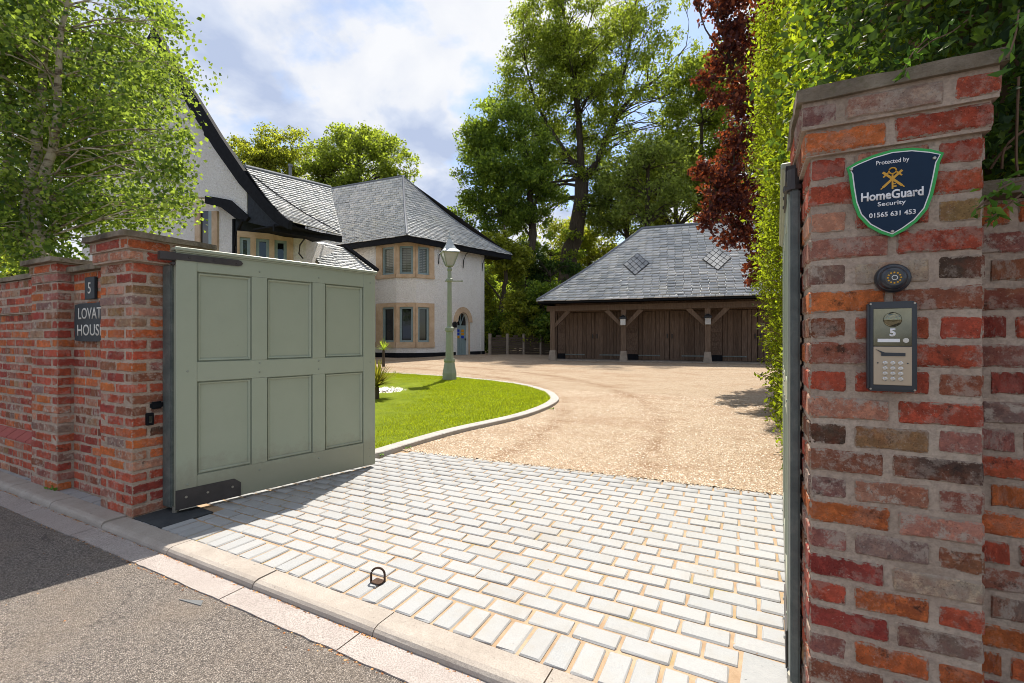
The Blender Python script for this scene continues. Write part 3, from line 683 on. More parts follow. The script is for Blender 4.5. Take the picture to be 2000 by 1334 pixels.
def pier(label, k0, k1, n0, n1, nrows, corbel, keys=None, cap_over=0.03, cap_t=0.045, first='A', cat='gate pier'):
    root = thing('brick_pier', label, cat, ((k0+k1)/2, (n0+n1)/2, 0))
    bm = BM(); top = nrows*CH; body = top-len(corbel)*CH; e = 0.0055
    box(bm, k0+e, k1-e, n0+e, n1-e, -0.05, body+0.004)
    for i, ov in enumerate(corbel):
        zt = top-i*CH; box(bm, k0-ov+e, k1+ov-e, n0-ov+e, n1+ov-e, zt-CH, zt+0.004)
    new_obj('mortar_core', bm, M['mortar'], root)
    for r in range(nrows):                 # r counts from the top
        ov = corbel[r] if r < len(corbel) else 0
        a0, a1, b0, b1 = k0-ov, k1+ov, n0-ov, n1+ov
        z = top-(r+0.5)*CH; kk = (keys[r] if keys and r < len(keys) else None)
        Lk, Ln = (a1-a0), (b1-b0); W = 0.0495*2
        if (r % 2 == 0) == (first == 'A'):       # stretchers run in on the sides, one stretcher between on the front
            s = (Ln/2-0.008)/0.206
            for i, yy in enumerate((b0+Ln*.25, b0+Ln*.75)):
                brick(root, a0+W/2, yy, z, math.pi/2, s, 1, kk[0] if kk and i == 0 else None)
                brick(root, a1-W/2, yy, z, math.pi/2, s, 1, kk[2] if kk and i == 0 else None)
            s = (Lk-2*W-0.03)/0.206
            brick(root, (a0+a1)/2, b0+W/2, z, 0, s, 1, kk[1] if kk else None); brick(root, (a0+a1)/2, b1-W/2, z, 0, s, 1)
        else:
            sh = random.uniform(-.008, .008)
            for i, (xa, xb) in enumerate(((a0, (a0+a1)/2-0.008+sh), ((a0+a1)/2+0.008+sh, a1))):
                brick(root, (xa+xb)/2, b0+W/2, z, 0, (xb-xa)/0.206, 1, kk[i] if kk else None); brick(root, (xa+xb)/2, b1-W/2, z, 0, (xb-xa)/0.206, 1)
            s = (Ln-2*W-0.03)/0.206
            brick(root, a0+W/2, (b0+b1)/2, z, math.pi/2, s); brick(root, a1-W/2, (b0+b1)/2, z, math.pi/2, s)
    ov = (corbel[0] if corbel else 0)+cap_over
    slab_cap(root, k0-ov, k1+ov, n0-ov, n1+ov, top+0.002, top+0.002+cap_t)
    return root
KEYS = ['gwr', 'or', 'rcr', 'rr', 'cry', 'cr', 'gwk', 'on', 'nrr', 'pr', 'rrn', 'cr', 'kyp', 'nk', 'gcp', 'oc', 'pgn', 'dw', 'ror', 'dg', 'poo', 'np', 'pgr', 'nr', 'rgn']
right_pier = pier('tall red brick gate pier carrying the shield sign and the entry phone', 0.163, 0.565, 1.69, 2.035, 25, [0.026, 0.014], KEYS, 0.008, 0.046)
left_pier = pier('tall brick gate pier with corbelled top beside the closed green gate leaf', -4.43, -3.953, 1.69, 2.16, 25, [0.05, 0.035], None, 0.03, 0.045)
small_pier = pier('lower brick pier with overhanging slab, left of the house name plaque', -5.72, -5.19, 1.69, 2.16, 24, [0.012, 0.0], None, 0.045, 0.045, cat='brick pier')
for o in left_pier.children:
    pass
left_pier['label'] = 'tall brick gate pier with corbelled top beside the big green gate leaf'

def wall(label, k0, k1, n0, nrows, stretch_limit=None, string=0, plinth=0, coping=True):
    root = thing('brick_wall', label, 'wall', ((k0+k1)/2, n0+0.11, 0)); e = 0.005; far = []
    bm = BM(); box(bm, k0, k1, n0+e, n0+0.215, -0.05, nrows*CH)
    if string: box(bm, k0+.001, k1-.001, n0-0.03+e, n0+0.05, (nrows-string)*CH, nrows*CH-.002)
    if plinth: box(bm, k0+.001, k1-.001, n0-0.07+e, n0+0.05, -0.05, plinth*CH)
    new_obj('mortar_core', bm, M['mortar'], root)
    for r in range(nrows):
        z = (r+0.5)*CH
        if plinth and r == plinth: continue
        off = -0.03 if string and r >= nrows-string else (-0.07 if plinth and r < plinth else 0)
        k = k1-0.006-(0.11 if r % 2 else 0.0)
        if r % 2: brick(root, k1-0.058, n0+off+0.0495, z, 0, 0.098/0.206)
        header_row = (r % 4 == 2)
        while k > k0+0.05:
            Lb = 0.098 if header_row else 0.206*random.uniform(0.94, 1.04)
            a = max(k-Lb, k0+0.004)
            brick(root, (a+k)/2, n0+off+0.0495, z, 0, (k-a)/0.206, 1, None, far if stretch_limit and k < stretch_limit else None)
            k = a-0.014
    if plinth:
        z0 = plinth*CH; k = k1-0.004
        while k > k0+0.1:
            bm = BM(); hexa(bm, [(k-.225, n0-.078, z0+.004), (k-.006, n0-.078, z0+.004), (k-.006, n0+.02, z0+.004), (k-.225, n0+.02, z0+.004),
                                 (k-.225, n0-.074, z0+.022), (k-.006, n0-.074, z0+.022), (k-.006, n0+.004, z0+.082), (k-.225, n0+.004, z0+.082)])
            new_obj('plinth_brick', bm, M['plinthbrick'], root); k -= 0.231
    if far: stuff(new_obj('far_bricks', join_meshes('far_bricks', far), M['brick'], root))
    if coping:
        k = k1
        while k > k0+0.05:
            a = max(k-0.62, k0); slab_cap(root, a+.004, k-.004, n0-0.055, n0+0.27, nrows*CH+.002, nrows*CH+0.05, rough=0.005); k = a
    return root
wall('short recessed brick wall panel between the two left piers, with plaques', -5.19, -4.43, 1.80, 23)
wall('long brick boundary wall with sloped red plinth at the left edge', -9.6, -5.72, 1.80, 23, -7.3, 4, 4)
wall('dark shaded brick wall right of the entry phone pier', 0.565, 2.4, 1.81, 21)

# ================================================================ GATES
def gate(label, hinge, ang, sgn, group='pair of green timber gate leaves'):
    root = thing('gate', label, 'gate', (hinge[0], hinge[1], 0), ang, group)
    T = 0.07; Lg = 1.667
    def bx(x0, x1, y0, y1, z0, z1, bv=0.003):
        bm = BM(); ya, yb = sorted((y0*sgn, y1*sgn)); box(bm, x0, x1, ya, yb, z0, z1)
        if bv: bevel(bm, bv)
        return bm
    part = lambda nm, bm, m, par=root: new_obj(nm, bm, m, par, local=True)
    for x0, x1 in ((0, .131), (1.535, Lg)): part('stile', bx(x0, x1, 0, T, .03, 1.935), M['sage'])
    for x0, x1 in ((.515, .634), (1.024, 1.14)):
        for z0, z1 in ((.262, .97), (1.117, 1.803)): part('muntin', bx(x0, x1, .0, T, z0+.001, z1-.001, .0015), M['sage'])
    for z0, z1 in ((.03, .262), (.97, 1.117), (1.803, 1.935)): part('rail', bx(.132, 1.534, .0015, T-.0015, z0, z1, .0015), M['sage'])
    for x0, x1 in ((.131, .515), (.634, 1.024), (1.14, 1.535)):
        for z0, z1 in ((.262, .97), (1.117, 1.803)):
            p = part('panel', bx(x0, x1, .026, .05, z0, z1, 0), M['sage'])
            for side in (0, 1):
                bm = BM(); rings = []
                for ins, y in ((0, .002), (.0015, .021), (.010, .0225), (.0115, .010), (.019, .0125), (.0245, .0185), (.026, .0255)):
                    y = y if side == 0 else T-y*.75
                    rings.append([bm.verts.new((x, y*sgn, z)) for x, z in ((x0+ins, z0+ins), (x1-ins, z0+ins), (x1-ins, z1-ins), (x0+ins, z1-ins))])
                for a, b in zip(rings, rings[1:]):
                    for j in range(4): bm.faces.new((a[j], a[(j+1) % 4], b[(j+1) % 4], b[j]))
                part('moulding', bm, M['sage'], p)
    part('capping', bx(-.012, Lg+.012, -.022, T+.022, 1.946, 1.972, .005), M['sage'])
    part('cove', bx(-.004, Lg+.004, -.010, T+.010, 1.935, 1.946, .003), M['sage'])
    bm = BM(); pts = [(-.10, 1.876), (.41, 1.876), (.435, 1.884), (.447, 1.90), (.435, 1.917), (.41, 1.925), (-.10, 1.925)]
    prism(bm, [(x, -.007*sgn, z) for x, z in pts], (0, .0065*sgn, 0)); st = part('hinge_strap', bm, M['hinge'])
    bm = BM(); box(bm, -.10, -.004, *sorted((-.006*sgn, .06*sgn)), 1.872, 1.929); part('hinge_block', bm, M['hinge'])
    bm = BM(); prism(bm, [(x, -.006*sgn, z) for x, z in ((-.006, .032), (.431, .030), (.431, .138), (.385, .176), (-.006, .176))], (0, .0055*sgn, 0))
    bp = part('hinge_plate', bm, M['hinge'])
    def stud(x, z, m, par, r=.009, y0=-.001, y1=-.006):
        bm = BM(); tube(bm, [(x, y0*sgn, z), (x, y1*sgn, z)], [r, r*.7], 8); part('bolt', bm, m, par)
    for x in (.08, .24, .40): stud(x, 1.90, M['hinge'], st, .009, -.007, -.012)
    for x in (.06, .20, .37): stud(x, .115, M['screw'], bp, .010, -.006, -.012)
    for x, z in ((.07, 1.05), (.07, .205), (.575, 1.85), (.575, 1.09), (.575, 1.015), (.575, .205), (1.08, 1.85), (1.08, 1.09), (1.08, 1.015), (1.08, .205), (1.61, 1.85), (1.61, 1.06), (1.61, .20), (1.61, .115)):
        stud(x, z, M['cap'], root, .008, .0, -.004)
    return root
A, Bp = Vector((-3.75, 1.88)), Vector((-3.36, 3.50)); d = Bp-A
gate('sage green panelled gate leaf standing open beside the left brick pier', A, math.atan2(d.y, d.x), 1)
gate('green gate leaf seen end-on, folded back behind the right brick pier', (0.128, 2.06), math.atan2(1.65, 0.075), -1)
def post(label, k0, k1, n0, n1, z0, z1, pivot):
    root = thing('gate_post', label, 'gate post', ((k0+k1)/2, (n0+n1)/2, 0), 0, 'galvanised gate posts')
    bm = BM(); box(bm, k0, k1, n0, n1, z0, z1); bevel(bm, 0.006, 2); new_obj('box_section', bm, M['galv'], root)
    bm = BM(); tube(bm, [(pivot[0], pivot[1], 0.004), (pivot[0], pivot[1], z0+.02)], .022, 12); new_obj('pivot_pin', bm, M['screw'], root)
    bm = BM(); tube(bm, [(pivot[0], pivot[1], z1-.005), (pivot[0], pivot[1], z1+.075)], .024, 12)
    tube(bm, [(pivot[0], pivot[1], z1+.0), (pivot[0], pivot[1], z1+.014)], .036, 12); new_obj('hinge_barrel', bm, M['hinge'], root)
    for i in range(5):
        z = z0+.12+i*(z1-z0-.24)/4; bm = BM()
        tube(bm, [(k1-.001 if k0 < -1 else (k0+k1)/2, (n0+n1)/2 if k0 < -1 else n0+.001, z), (k1+.002 if k0 < -1 else (k0+k1)/2, (n0+n1)/2 if k0 < -1 else n0-.002, z)], .007, 8)
        if k0 < -1: new_obj('bolt_hole', bm, M['black'], root)
        else: bm.free()
    return root
post('galvanised steel post between the left pier and the big green gate leaf', -3.951, -3.835, 1.885, 2.005, 0.03, 1.845, (-3.80, 1.90))
post('galvanised steel post against the left side of the entry phone pier', 0.1275, 0.1575, 1.90, 2.0, 0.075, 1.825, (0.142, 1.93))
# photocell and gate stop on the inside face of the left pier
o = thing('gate_sensor', 'small black box fixed low on the inner face of the left pier', 'sensor', (-3.95, 1.80, .70))
bm = BM(); box(bm, -3.956, -3.925, 1.775, 1.82, .655, .745); bevel(bm, .004); new_obj('housing', bm, M['black'], o)
bm = BM(); box(bm, -3.9245, -3.922, 1.785, 1.81, .675, .725); new_obj('lens', bm, M['glass'], o)
o = thing('gate_latch', 'black rounded latch arm between the left pier and its steel post', 'latch', (-3.94, 1.85, .79))
bm = BM(); box(bm, -3.956, -3.925, 1.80, 1.884, .77, .825); bevel(bm, .012, 2); new_obj('latch_arm', bm, M['black'], o)
bm = BM(); box(bm, -3.9245, -3.918, 1.83, 1.86, .785, .81); new_obj('latch_tongue', bm, M['black'], o)
# hold-open ring in the setts
c = Vector((-1.76, 1.853))
r = thing('drop_bolt_ring', 'rusty iron half ring standing up from the pale setts', 'ring', (c.x, c.y, 0))
bm = BM(); dirn = Vector((0.886, 0.46)); R0 = .036
pts = [(c.x-dirn.x*R0, c.y-dirn.y*R0, -.004), (c.x-dirn.x*R0, c.y-dirn.y*R0, .04)]
for i in range(1, 12):
    a = math.pi-math.pi*i/12; pts.append((c.x+dirn.x*R0*math.cos(a), c.y+dirn.y*R0*math.cos(a), .04+.036*math.sin(a)))
pts += [(c.x+dirn.x*R0, c.y+dirn.y*R0, .04), (c.x+dirn.x*R0, c.y+dirn.y*R0, -.004)]
tube(bm, pts, .0058, 8); smooth(new_obj('loop', bm, M['rust'], r))
bm = BM(); box(bm, c.x-.032, c.x+.032, c.y-.026, c.y+.026, .0, .006); bevel(bm, .002); new_obj('foot_plate', bm, M['rust'], r)

# ================================================================ SIGNS AND FITTINGS ON THE PIERS
def text(name, body, x, y, z, h, mat, parent, width=None, bold=0.0, depth=0.0012, tilt=0.0):
    cu = bpy.data.curves.new(name, 'FONT'); cu.body = body; cu.size = 1.0; cu.align_x = 'CENTER'; cu.align_y = 'CENTER'
    cu.offset = bold; cu.resolution_u = 3
    t = bpy.data.objects.new('tmp', cu); COL.objects.link(t)
    dg = bpy.context.evaluated_depsgraph_get(); dg.update()
    me = bpy.data.meshes.new_from_object(t.evaluated_get(dg)); bpy.data.objects.remove(t); bpy.data.curves.remove(cu)
    n = len(me.vertices); co = np.empty(n*3, np.float32); me.vertices.foreach_get('co', co); co = co.reshape(-1, 3)
    lo, hi = co.min(0), co.max(0); c = (lo+hi)/2; sy = h/(hi[1]-lo[1]); sx = (width/(hi[0]-lo[0])) if width else sy
    bm = BM(); bm.from_mesh(me); bpy.data.meshes.remove(me)
    for v in bm.verts: v.co = Vector(((v.co.x-c[0])*sx, 0, (v.co.y-c[1])*sy))
    ext = bmesh.ops.extrude_face_region(bm, geom=list(bm.faces))
    for v in [g for g in ext['geom'] if isinstance(g, bmesh.types.BMVert)]: v.co.y -= depth
    bmesh.ops.recalc_face_normals(bm, faces=bm.faces)
    for v in bm.verts: v.co += Vector((x, y, z))
    return new_obj(name, bm, mat, parent)
NF = 1.686
s = thing('shield_sign', 'navy and green security shield sign with white lettering on the right pier', 'sign', (.364, NF-.004, 1.70))
def shield(ins):
    top = [(-.108, .107), (-.083, .121), (-.045, .134), (0, .142), (.045, .139), (.085, .127), (.113, .112)]
    side = [(.104, .085), (.098, .045), (.090, 0), (.078, -.040), (.055, -.072), (.028, -.094), (.0, -.110)]
    left = [(-.028, -.096), (-.056, -.074), (-.080, -.040), (-.092, 0), (-.098, .045), (-.102, .085)]
    pts = [Vector(p) for p in top+side+left]; c = Vector((0, .02)); out = []
    for i, p in enumerate(pts):
        a, b = pts[i-1], pts[(i+1) % len(pts)]; t = (b-a).normalized(); nrm = Vector((t.y, -t.x)); q = p-nrm*ins*(-1 if nrm.dot(p-c) < 0 else 1)
        out.append(q)
    return [(.364+p.x, p.y+1.70) for p in out]
def plate(nm, pts, y, d, m, par): 
    bm = BM(); prism(bm, [(x, y, z) for x, z in pts], (0, d, 0)); return new_obj(nm, bm, m, par)
plate('green_border', shield(0), NF-.007, .004, M['green'], s)
plate('white_line', shield(.0078), NF-.0078, .0006, M['white'], s)
plate('navy_field', shield(.0108), NF-.0086, .0006, M['navy'], s)
yf = NF-.0087
text('lettering', 'Protected by', .364, yf, 1.806, .0165, M['white'], s, .075, .012, .0006)
text('lettering', 'HomeGuard', .362, yf, 1.713, .0265, M['white'], s, .142, .03, .0006)
text('lettering', 'Security', .362, yf, 1.686, .0165, M['white'], s, .064, .014, .0006)
text('lettering', '01565 631 453', .363, yf, 1.657, .0140, M['white'], s, .106, .02, .0006)
def bar(bm, x, z, L_, wd, ang, y=yf, d=-.0006):
    ca, sa = math.cos(ang), math.sin(ang)
    prism(bm, [(x+u*ca-v*sa, y, z+u*sa+v*ca) for u, v in ((-L_/2, -wd/2), (L_/2, -wd/2), (L_/2, wd/2), (-L_/2, wd/2))], (0, d, 0))
bm = BM()
for sg in (1, -1):
    a = math.radians(45 if sg > 0 else 135)
    bar(bm, .364, 1.757, .062, .0062, a, yf-.0001*sg)
    hx, hz = .364+.020*math.cos(a), 1.757+.020*math.sin(a); bar(bm, hx, hz, .020, .004, a+math.pi/2, yf-.0003-.0001*sg)
    bar(bm, .364-.034*math.cos(a), 1.757-.034*math.sin(a), .008, .003, a, yf-.0004)
bar(bm, .364, 1.750, .044, .004, math.pi/2, yf-.0005); bar(bm, .369, 1.735, .008, .004, 0, yf-.0007); bar(bm, .3685, 1.742, .006, .003, 0, yf-.0007)
tube(bm, [(.364+.0085*math.cos(i*math.pi/6), yf-.0012, 1.780+.0085*math.sin(i*math.pi/6)) for i in range(13)], .0019, 6)
new_obj('swords_emblem', bm, M['gold'], s)
for x, z in ((.268, 1.800), (.456, 1.800), (.364, 1.606)):
    bm = BM(); tube(bm, [(x, NF-.008, z), (x, NF-.012, z)], [.0052, .0035], 10); new_obj('screw', bm, M['screw'], s)

c0 = (.364, 1.471)
s = thing('security_camera', 'round black dome camera above the entry phone on the right pier', 'camera', (c0[0], NF, c0[1]))
def disc_stack(bm, prof, x, z, n=24, dx=0.0, dz=0.0):
    rings = [[bm.verts.new((x+dx*(NF-y)+r*math.cos(2*math.pi*j/n), y, z+dz*(NF-y)+r*math.sin(2*math.pi*j/n))) for j in range(n)] for r, y in prof]
    for a, b in zip(rings, rings[1:]):
        for j in range(n): bm.faces.new((a[j], b[j], b[(j+1) % n], a[(j+1) % n]))
    bm.faces.new(rings[0]); bm.faces.new(list(reversed(rings[-1]))); bmesh.ops.recalc_face_normals(bm, faces=bm.faces)
bm = BM(); disc_stack(bm, [(.041, NF+.004), (.042, NF-.012), (.040, NF-.022), (.035, NF-.028)], *c0); smooth(new_obj('base_ring', bm, M['plastic'], s))
bm = BM(); disc_stack(bm, [(.031, NF-.024), (.0335, NF-.036), (.0325, NF-.048), (.028, NF-.057), (.0215, NF-.061)], *c0, dx=-.12, dz=-.06); ball = smooth(new_obj('eyeball', bm, M['plastic'], s))
fx, fz = c0[0]-.12*.061, c0[1]-.06*.061
bm = BM(); disc_stack(bm, [(.0215, NF-.061), (.0215, NF-.0622)], fx, fz); new_obj('front_glass', bm, M['glass'], ball)
bm = BM()
for i in range(12):
    a = i*math.pi/6; x, z = fx+.0145*math.cos(a), fz+.0145*math.sin(a)
    tube(bm, [(x, NF-.0622, z), (x, NF-.0640, z)], [.0026, .0018], 8)
new_obj('led_ring', bm, M['gold'], ball)
bm = BM(); tube(bm, [(fx, NF-.0622, fz), (fx, NF-.066, fz)], [.0078, .0068], 14); new_obj('lens_rim', bm, M['steel'], ball)
bm = BM(); tube(bm, [(fx, NF-.0660, fz), (fx, NF-.0668, fz)], [.0055, .005], 14); new_obj('lens', bm, M['glass'], ball)

s = thing('entry_phone', 'gate entry phone with metal keypad and number 5 on the right pier', 'intercom', (.359, NF, 1.275))
x0, x1, z0, z1 = .3035, .4155, 1.147, 1.404
bm = BM(); box(bm, x0, x1, NF-.028, NF+.004, z0, z1); bevel(bm, .006, 2); new_obj('housing', bm, M['plastic'], s)
bm = BM(); box(bm, x0+.013, x1-.013, NF-.031, NF-.027, 1.277, 1.384); bevel(bm, .001); up = new_obj('camera_panel', bm, M['mirror'], s)
bm = BM(); box(bm, x0+.013, x1-.013, NF-.031, NF-.027, 1.166, 1.275); bevel(bm, .001); kp = new_obj('keypad_panel', bm, M['alu'], s)
cx = .3595
bm = BM(); disc_stack(bm, [(.0215, NF-.031), (.0205, NF-.034), (.014, NF-.0375), (.005, NF-.0385)], cx, 1.352); smooth(new_obj('camera_eye', bm, M['mirror'], up))
text('numeral', '5', cx, NF-.0312, 1.3155, .023, M['white'], up, None, .04, .0006)
bm = BM(); box(bm, cx-.034, cx+.016, NF-.0325, NF-.0309, 1.288, 1.2975); new_obj('name_slot', bm, M['white'], up)
bm = BM(); disc_stack(bm, [(.0075, NF-.031), (.0068, NF-.0345)], cx+.029, 1.293, 14); new_obj('call_button', bm, M['steel'], up)
bm = BM(); prism(bm, [(cx-.038, NF-.0312, 1.2675), (cx-.026, NF-.0312, 1.2575), (cx-.026, NF-.0312, 1.2485), (cx+.028, NF-.0312, 1.2485), (cx+.028, NF-.0312, 1.2575), (cx-.018, NF-.0312, 1.2585)], (0, -.0025, 0)); new_obj('speaker_slot', bm, M['plastic'], kp)
for r_ in range(4):
    for q in range(3):
        bm = BM(); disc_stack(bm, [(.0062, NF-.031), (.0058, NF-.0336), (.004, NF-.0345)], cx+(q-1)*.0175, 1.2285-r_*.0150, 12); new_obj('key', bm, M['steel'], kp)
for sg in (-1, 1):
    bm = BM(); disc_stack(bm, [(.0022, NF-.031), (.002, NF-.0318)], cx+sg*.0335, 1.2285, 8); new_obj('status_light', bm, M['plastic'], kp)
for x in (x0+.0065, x1-.0065):
    for z in (z0+.0065, z1-.0065):
        bm = BM(); disc_stack(bm, [(.003, NF-.0278), (.0026, NF-.0292)], x, z, 8); new_obj('screw', bm, M['screw'], s)

NP = 1.80
s = thing('house_number_plaque', 'small dark slate plaque with numeral 5 above the name plaque', 'plaque', (-4.84, NP, 1.71))
bm = BM(); box(bm, -4.925, -4.755, NP-.022, NP-.002, 1.62, 1.803); bevel(bm, .003); new_obj('slate', bm, M['plaque'], s)
text('numeral', '5', -4.84, NP-.0222, 1.712, .092, M['letter'], s, .05, .0, .0012)
s = thing('house_name_plaque', 'dark slate plaque reading LOVAT HOUSE on the recessed wall panel', 'plaque', (-4.84, NP, 1.43))
bm = BM(); pts = [(-5.10, 1.28), (-5.0, 1.271), (-4.68, 1.271), (-4.58, 1.28), (-4.575, 1.43), (-4.58, 1.578), (-4.68, 1.588), (-5.0, 1.588), (-5.10, 1.578), (-5.108, 1.43)]
prism(bm, [(x, NP-.024, z) for x, z in pts], (0, .021, 0)); new_obj('slate', bm, M['plaque'], s)
text('lettering', 'LOVAT', -4.83, NP-.0242, 1.503, .094, M['letter'], s, .405, .008, .0012)
text('lettering', 'HOUSE', -4.82, NP-.0242, 1.365, .094, M['letter'], s, .46, .008, .0012)

# ================================================================ HOUSE
def slates(name, A, Bq, Cq, D, rows, w, parent, sag=0.0, th=0.022, mat=None, kind=True):
    A, Bq, Cq, D = map(np.array, (A, Bq, Cq, D))
    nr = np.cross((Cq-D)+(Bq-A)*0.5, A-D); nr = nr/np.linalg.norm(nr); nr = nr if nr[2] > 0 else -nr
    def pt(u, v):
        p = (A*(1-u)+Bq*u)*(1-v)+(D*(1-u)+Cq*u)*v; return p-np.array([0, 0, 1])*sag*math.sin(math.pi*min(v, 1))*1.0
    V, F = [], []
    for i in range(rows):
        v0, v1 = i/rows, (i+1.25)/rows; wl = np.linalg.norm(pt(1, (i+1)/rows)-pt(0, (i+1)/rows)); nc = max(1, int(wl/w))
        off = 0.5 if i % 2 else 0.0; edges = [0.0]+[(j+off+random.uniform(-.12, .12))/nc for j in range(1 if not off else 0, nc)]+[1.0]
        for u0, u1 in zip(edges, edges[1:]):
            if u1-u0 < 0.02/max(wl, .02): continue
            g = 0.006/max(wl, .1); h = th*random.uniform(.7, 1.5); k = len(V); dv = random.uniform(-.06, .06)/rows
            a, b, c, d = pt(u0+g, v0)+nr*.001, pt(u1-g, v0)+nr*.001, pt(u1-g, min(v1+dv, 1.06))+nr*(h+th), pt(u0+g, min(v1+dv, 1.06))+nr*(h*random.uniform(.9, 1.1)+th)
            V += [a, b, c, d, c-nr*th*1.2, d-nr*th*1.2]; F += [(k, k+1, k+2, k+3), (k+3, k+2, k+4, k+5)]
    o = new_obj(name, np_mesh(name, V, F), mat or M['slate'], parent)
    if kind: stuff(o)
    V, F = [], []
    for i in range(7):
        for u in (0, 1): V.append(pt(u, i/6)-nr*.012)
    F = [(2*i, 2*i+1, 2*i+3, 2*i+2) for i in range(6)]
    new_obj('roof_deck', np_mesh('roof_deck', V, F), M['deck'], parent); return pt  # solid sheet under the slates, added to block light
def seg_t(px, a, b):                       # where the bearing px meets the plan segment a-b
    r = (px-1000)/900; dx, dy = CO*r-SI, SI*r+CO; ex, ey = b[0]-a[0], b[1]-a[1]
    det = dx*(-ey)+ex*dy; return (dx*a[1]-dy*a[0])/det
house = thing('house', 'white roughcast house with slate roofs, black bargeboards and stone windows', 'house', B(760, 23, .4))
def part(nm, bm, m, par=None): return new_obj(nm, bm, m, par or house)
WP = [B(px, Y, 0) for px, Y in ((560, 25.0), (672, 22.75), (735, 21.45), (774, 20.78), (812, 20.78), (848, 21.35), (946, 24.05))]
back = [B(946, 24.05, 0)+cw(-5.5, 3.5), B(560, 25, 0)+cw(-1.5, 4.5)]
bm = BM()
for i, (a, b) in enumerate(zip(WP, WP[1:])):
    if i == 5: continue
    if i in (2, 3, 4):
        for z0, z1 in ((.2, .86), (2.89, 4.02), (5.62, 5.72)): seg_box(bm, a, b, z0, z1, -.3, 0)
        seg_box(bm, a, b, .86, 5.62, -.34, -.26)
    else: seg_box(bm, a, b, .2, 5.72, -.3, 0)
for a, b in ((WP[-1], back[0]), (back[0], back[1]), (back[1], WP[0])): seg_box(bm, a, b, .2, 5.7, -.3, 0)
# door facet with an arched opening
a, b = WP[5], WP[6]; ln = (b-a).length; ex = (b-a)/ln; outv = Vector((ex.y, -ex.x, 0))
def fp(s_, z, o=0.0): q = a+ex*s_+outv*o; return Vector((q.x, q.y, z))
s0, s1 = seg_t(893, a, b)*ln, seg_t(914.5, a, b)*ln; sc, sr = (s0+s1)/2, (s1-s0)/2; ZS = 2.08
arch = [(sc+sr*math.cos(t), ZS+sr*1.25*math.sin(t)) for t in [math.pi*i/10 for i in range(11)]]
poly = [(0, .2), (0, 5.71), (ln, 5.71), (ln, .2), (s1, .2)]+arch+[(s0, .2)]
prism(bm, [fp(x, z, 0) for x, z in poly], -outv*.3)
part('tower_wall', bm, M['roughcast'])
bm = BM()
for i, (p, q) in enumerate(zip(WP, WP[1:])):
    if i == 5:
        seg_box(bm, p, lerp2(p, q, (s0-.12)/ln), .2, .62, -.1, .03); seg_box(bm, lerp2(p, q, (s1+.12)/ln), q, .2, .62, -.1, .03)
    else: seg_box(bm, p, q, .2, .62, -.1, .03)
part('plinth', bm, M['black'])
ro, ri = sr*1.0+.30, sr*1.0
oa = [(sc+(sr+.26)*math.cos(t), ZS+(sr*1.25+.27)*math.sin(t)) for t in [math.pi*i/10 for i in range(11)]]
for i in range(10):
    bm = BM(); prism(bm, [fp(*oa[i], .0), fp(*oa[i+1], .0), fp(*arch[i+1], .0), fp(*arch[i], .0)], outv*.06); part('arch_stone', bm, M['stone'])
bm = BM(); prism(bm, [fp(s1, .4, .004), fp(s1+.10, .4, .004), fp(s1+.10, ZS, .004), fp(s1, ZS, .004)], outv*.03); part('door_jamb', bm, M['stone'])
bm = BM(); prism(bm, [fp(x, z, -.16) for x, z in [(s0, .45), (s1, .45)]+[(s1, 1.86), (s0, 1.86)]], -outv*.05); dr = part('front_door', bm, M['blue'])
for i in range(1, 5):
    bm = BM(); x = s0+(s1-s0)*i/5; prism(bm, [fp(x-.008, .5, -.155), fp(x+.008, .5, -.155), fp(x+.008, 1.3, -.155), fp(x-.008, 1.3, -.155)], outv*.012); new_obj('door_batten', bm, M['blue'], dr)
for sx, m1, m2 in ((.27, 'cobalt', 'amber'), (.68, 'amber', 'cobalt')):
    x = s0+(s1-s0)*sx; w_ = (s1-s0)*.13
    for zz, mm in ((1.34, m2 if sx < .5 else 'cobalt'), (1.50, m1), (1.66, 'amber' if sx > .5 else 'cobalt')):
        bm = BM(); prism(bm, [fp(x-w_, zz-.06, -.155), fp(x+w_, zz-.06, -.155), fp(x+w_, zz+.06, -.155), fp(x-w_, zz+.06, -.155)], outv*.006); new_obj('stained_pane', bm, M[mm], dr)
bm = BM(); prism(bm, [fp(s1-.10, 1.18, -.15), fp(s1-.05, 1.18, -.15), fp(s1-.05, 1.27, -.15), fp(s1-.10, 1.27, -.15)], outv*.05); new_obj('handle', bm, M['iron'], dr)
bm = BM(); prism(bm, [fp(s0, 1.90, -.18)]+[fp(s1, 1.90, -.18)]+[fp(sc+(sr)*math.cos(t), ZS+sr*1.25*math.sin(t), -.18) for t in [math.pi*i/10 for i in range(11)]], -outv*.03); fl = part('fanlight', bm, M['glass'])
for t in (math.pi*.28, math.pi*.5, math.pi*.72):
    bm = BM(); tube(bm, [fp(sc, 1.92, -.165), fp(sc+sr*.95*math.cos(t), ZS+sr*1.2*math.sin(t), -.165)], .022, 5); new_obj('glazing_bar', bm, M['blue'], fl)
bm = BM(); prism(bm, [fp(s0, 1.86, -.14), fp(s1, 1.86, -.14), fp(s1, 1.92, -.14), fp(s0, 1.92, -.14)], -outv*.08); part('transom', bm, M['blue'])
bm = BM(); prism(bm, [fp(s0-.15, .30, 0.01), fp(s1+.2, .30, 0.01), fp(s1+.2, .47, 0.01), fp(s0-.15, .47, 0.01)], outv*.4); part('door_step', bm, M['padstone'])
bm = BM(); x = seg_t(886.5, a, b)*ln; prism(bm, [fp(x-.11, 1.80, .003), fp(x+.11, 1.80, .003), fp(x+.11, 2.03, .003), fp(x, 2.10, .003), fp(x-.11, 2.03, .003)], outv*.10); part('letter_box', bm, M['iron'])
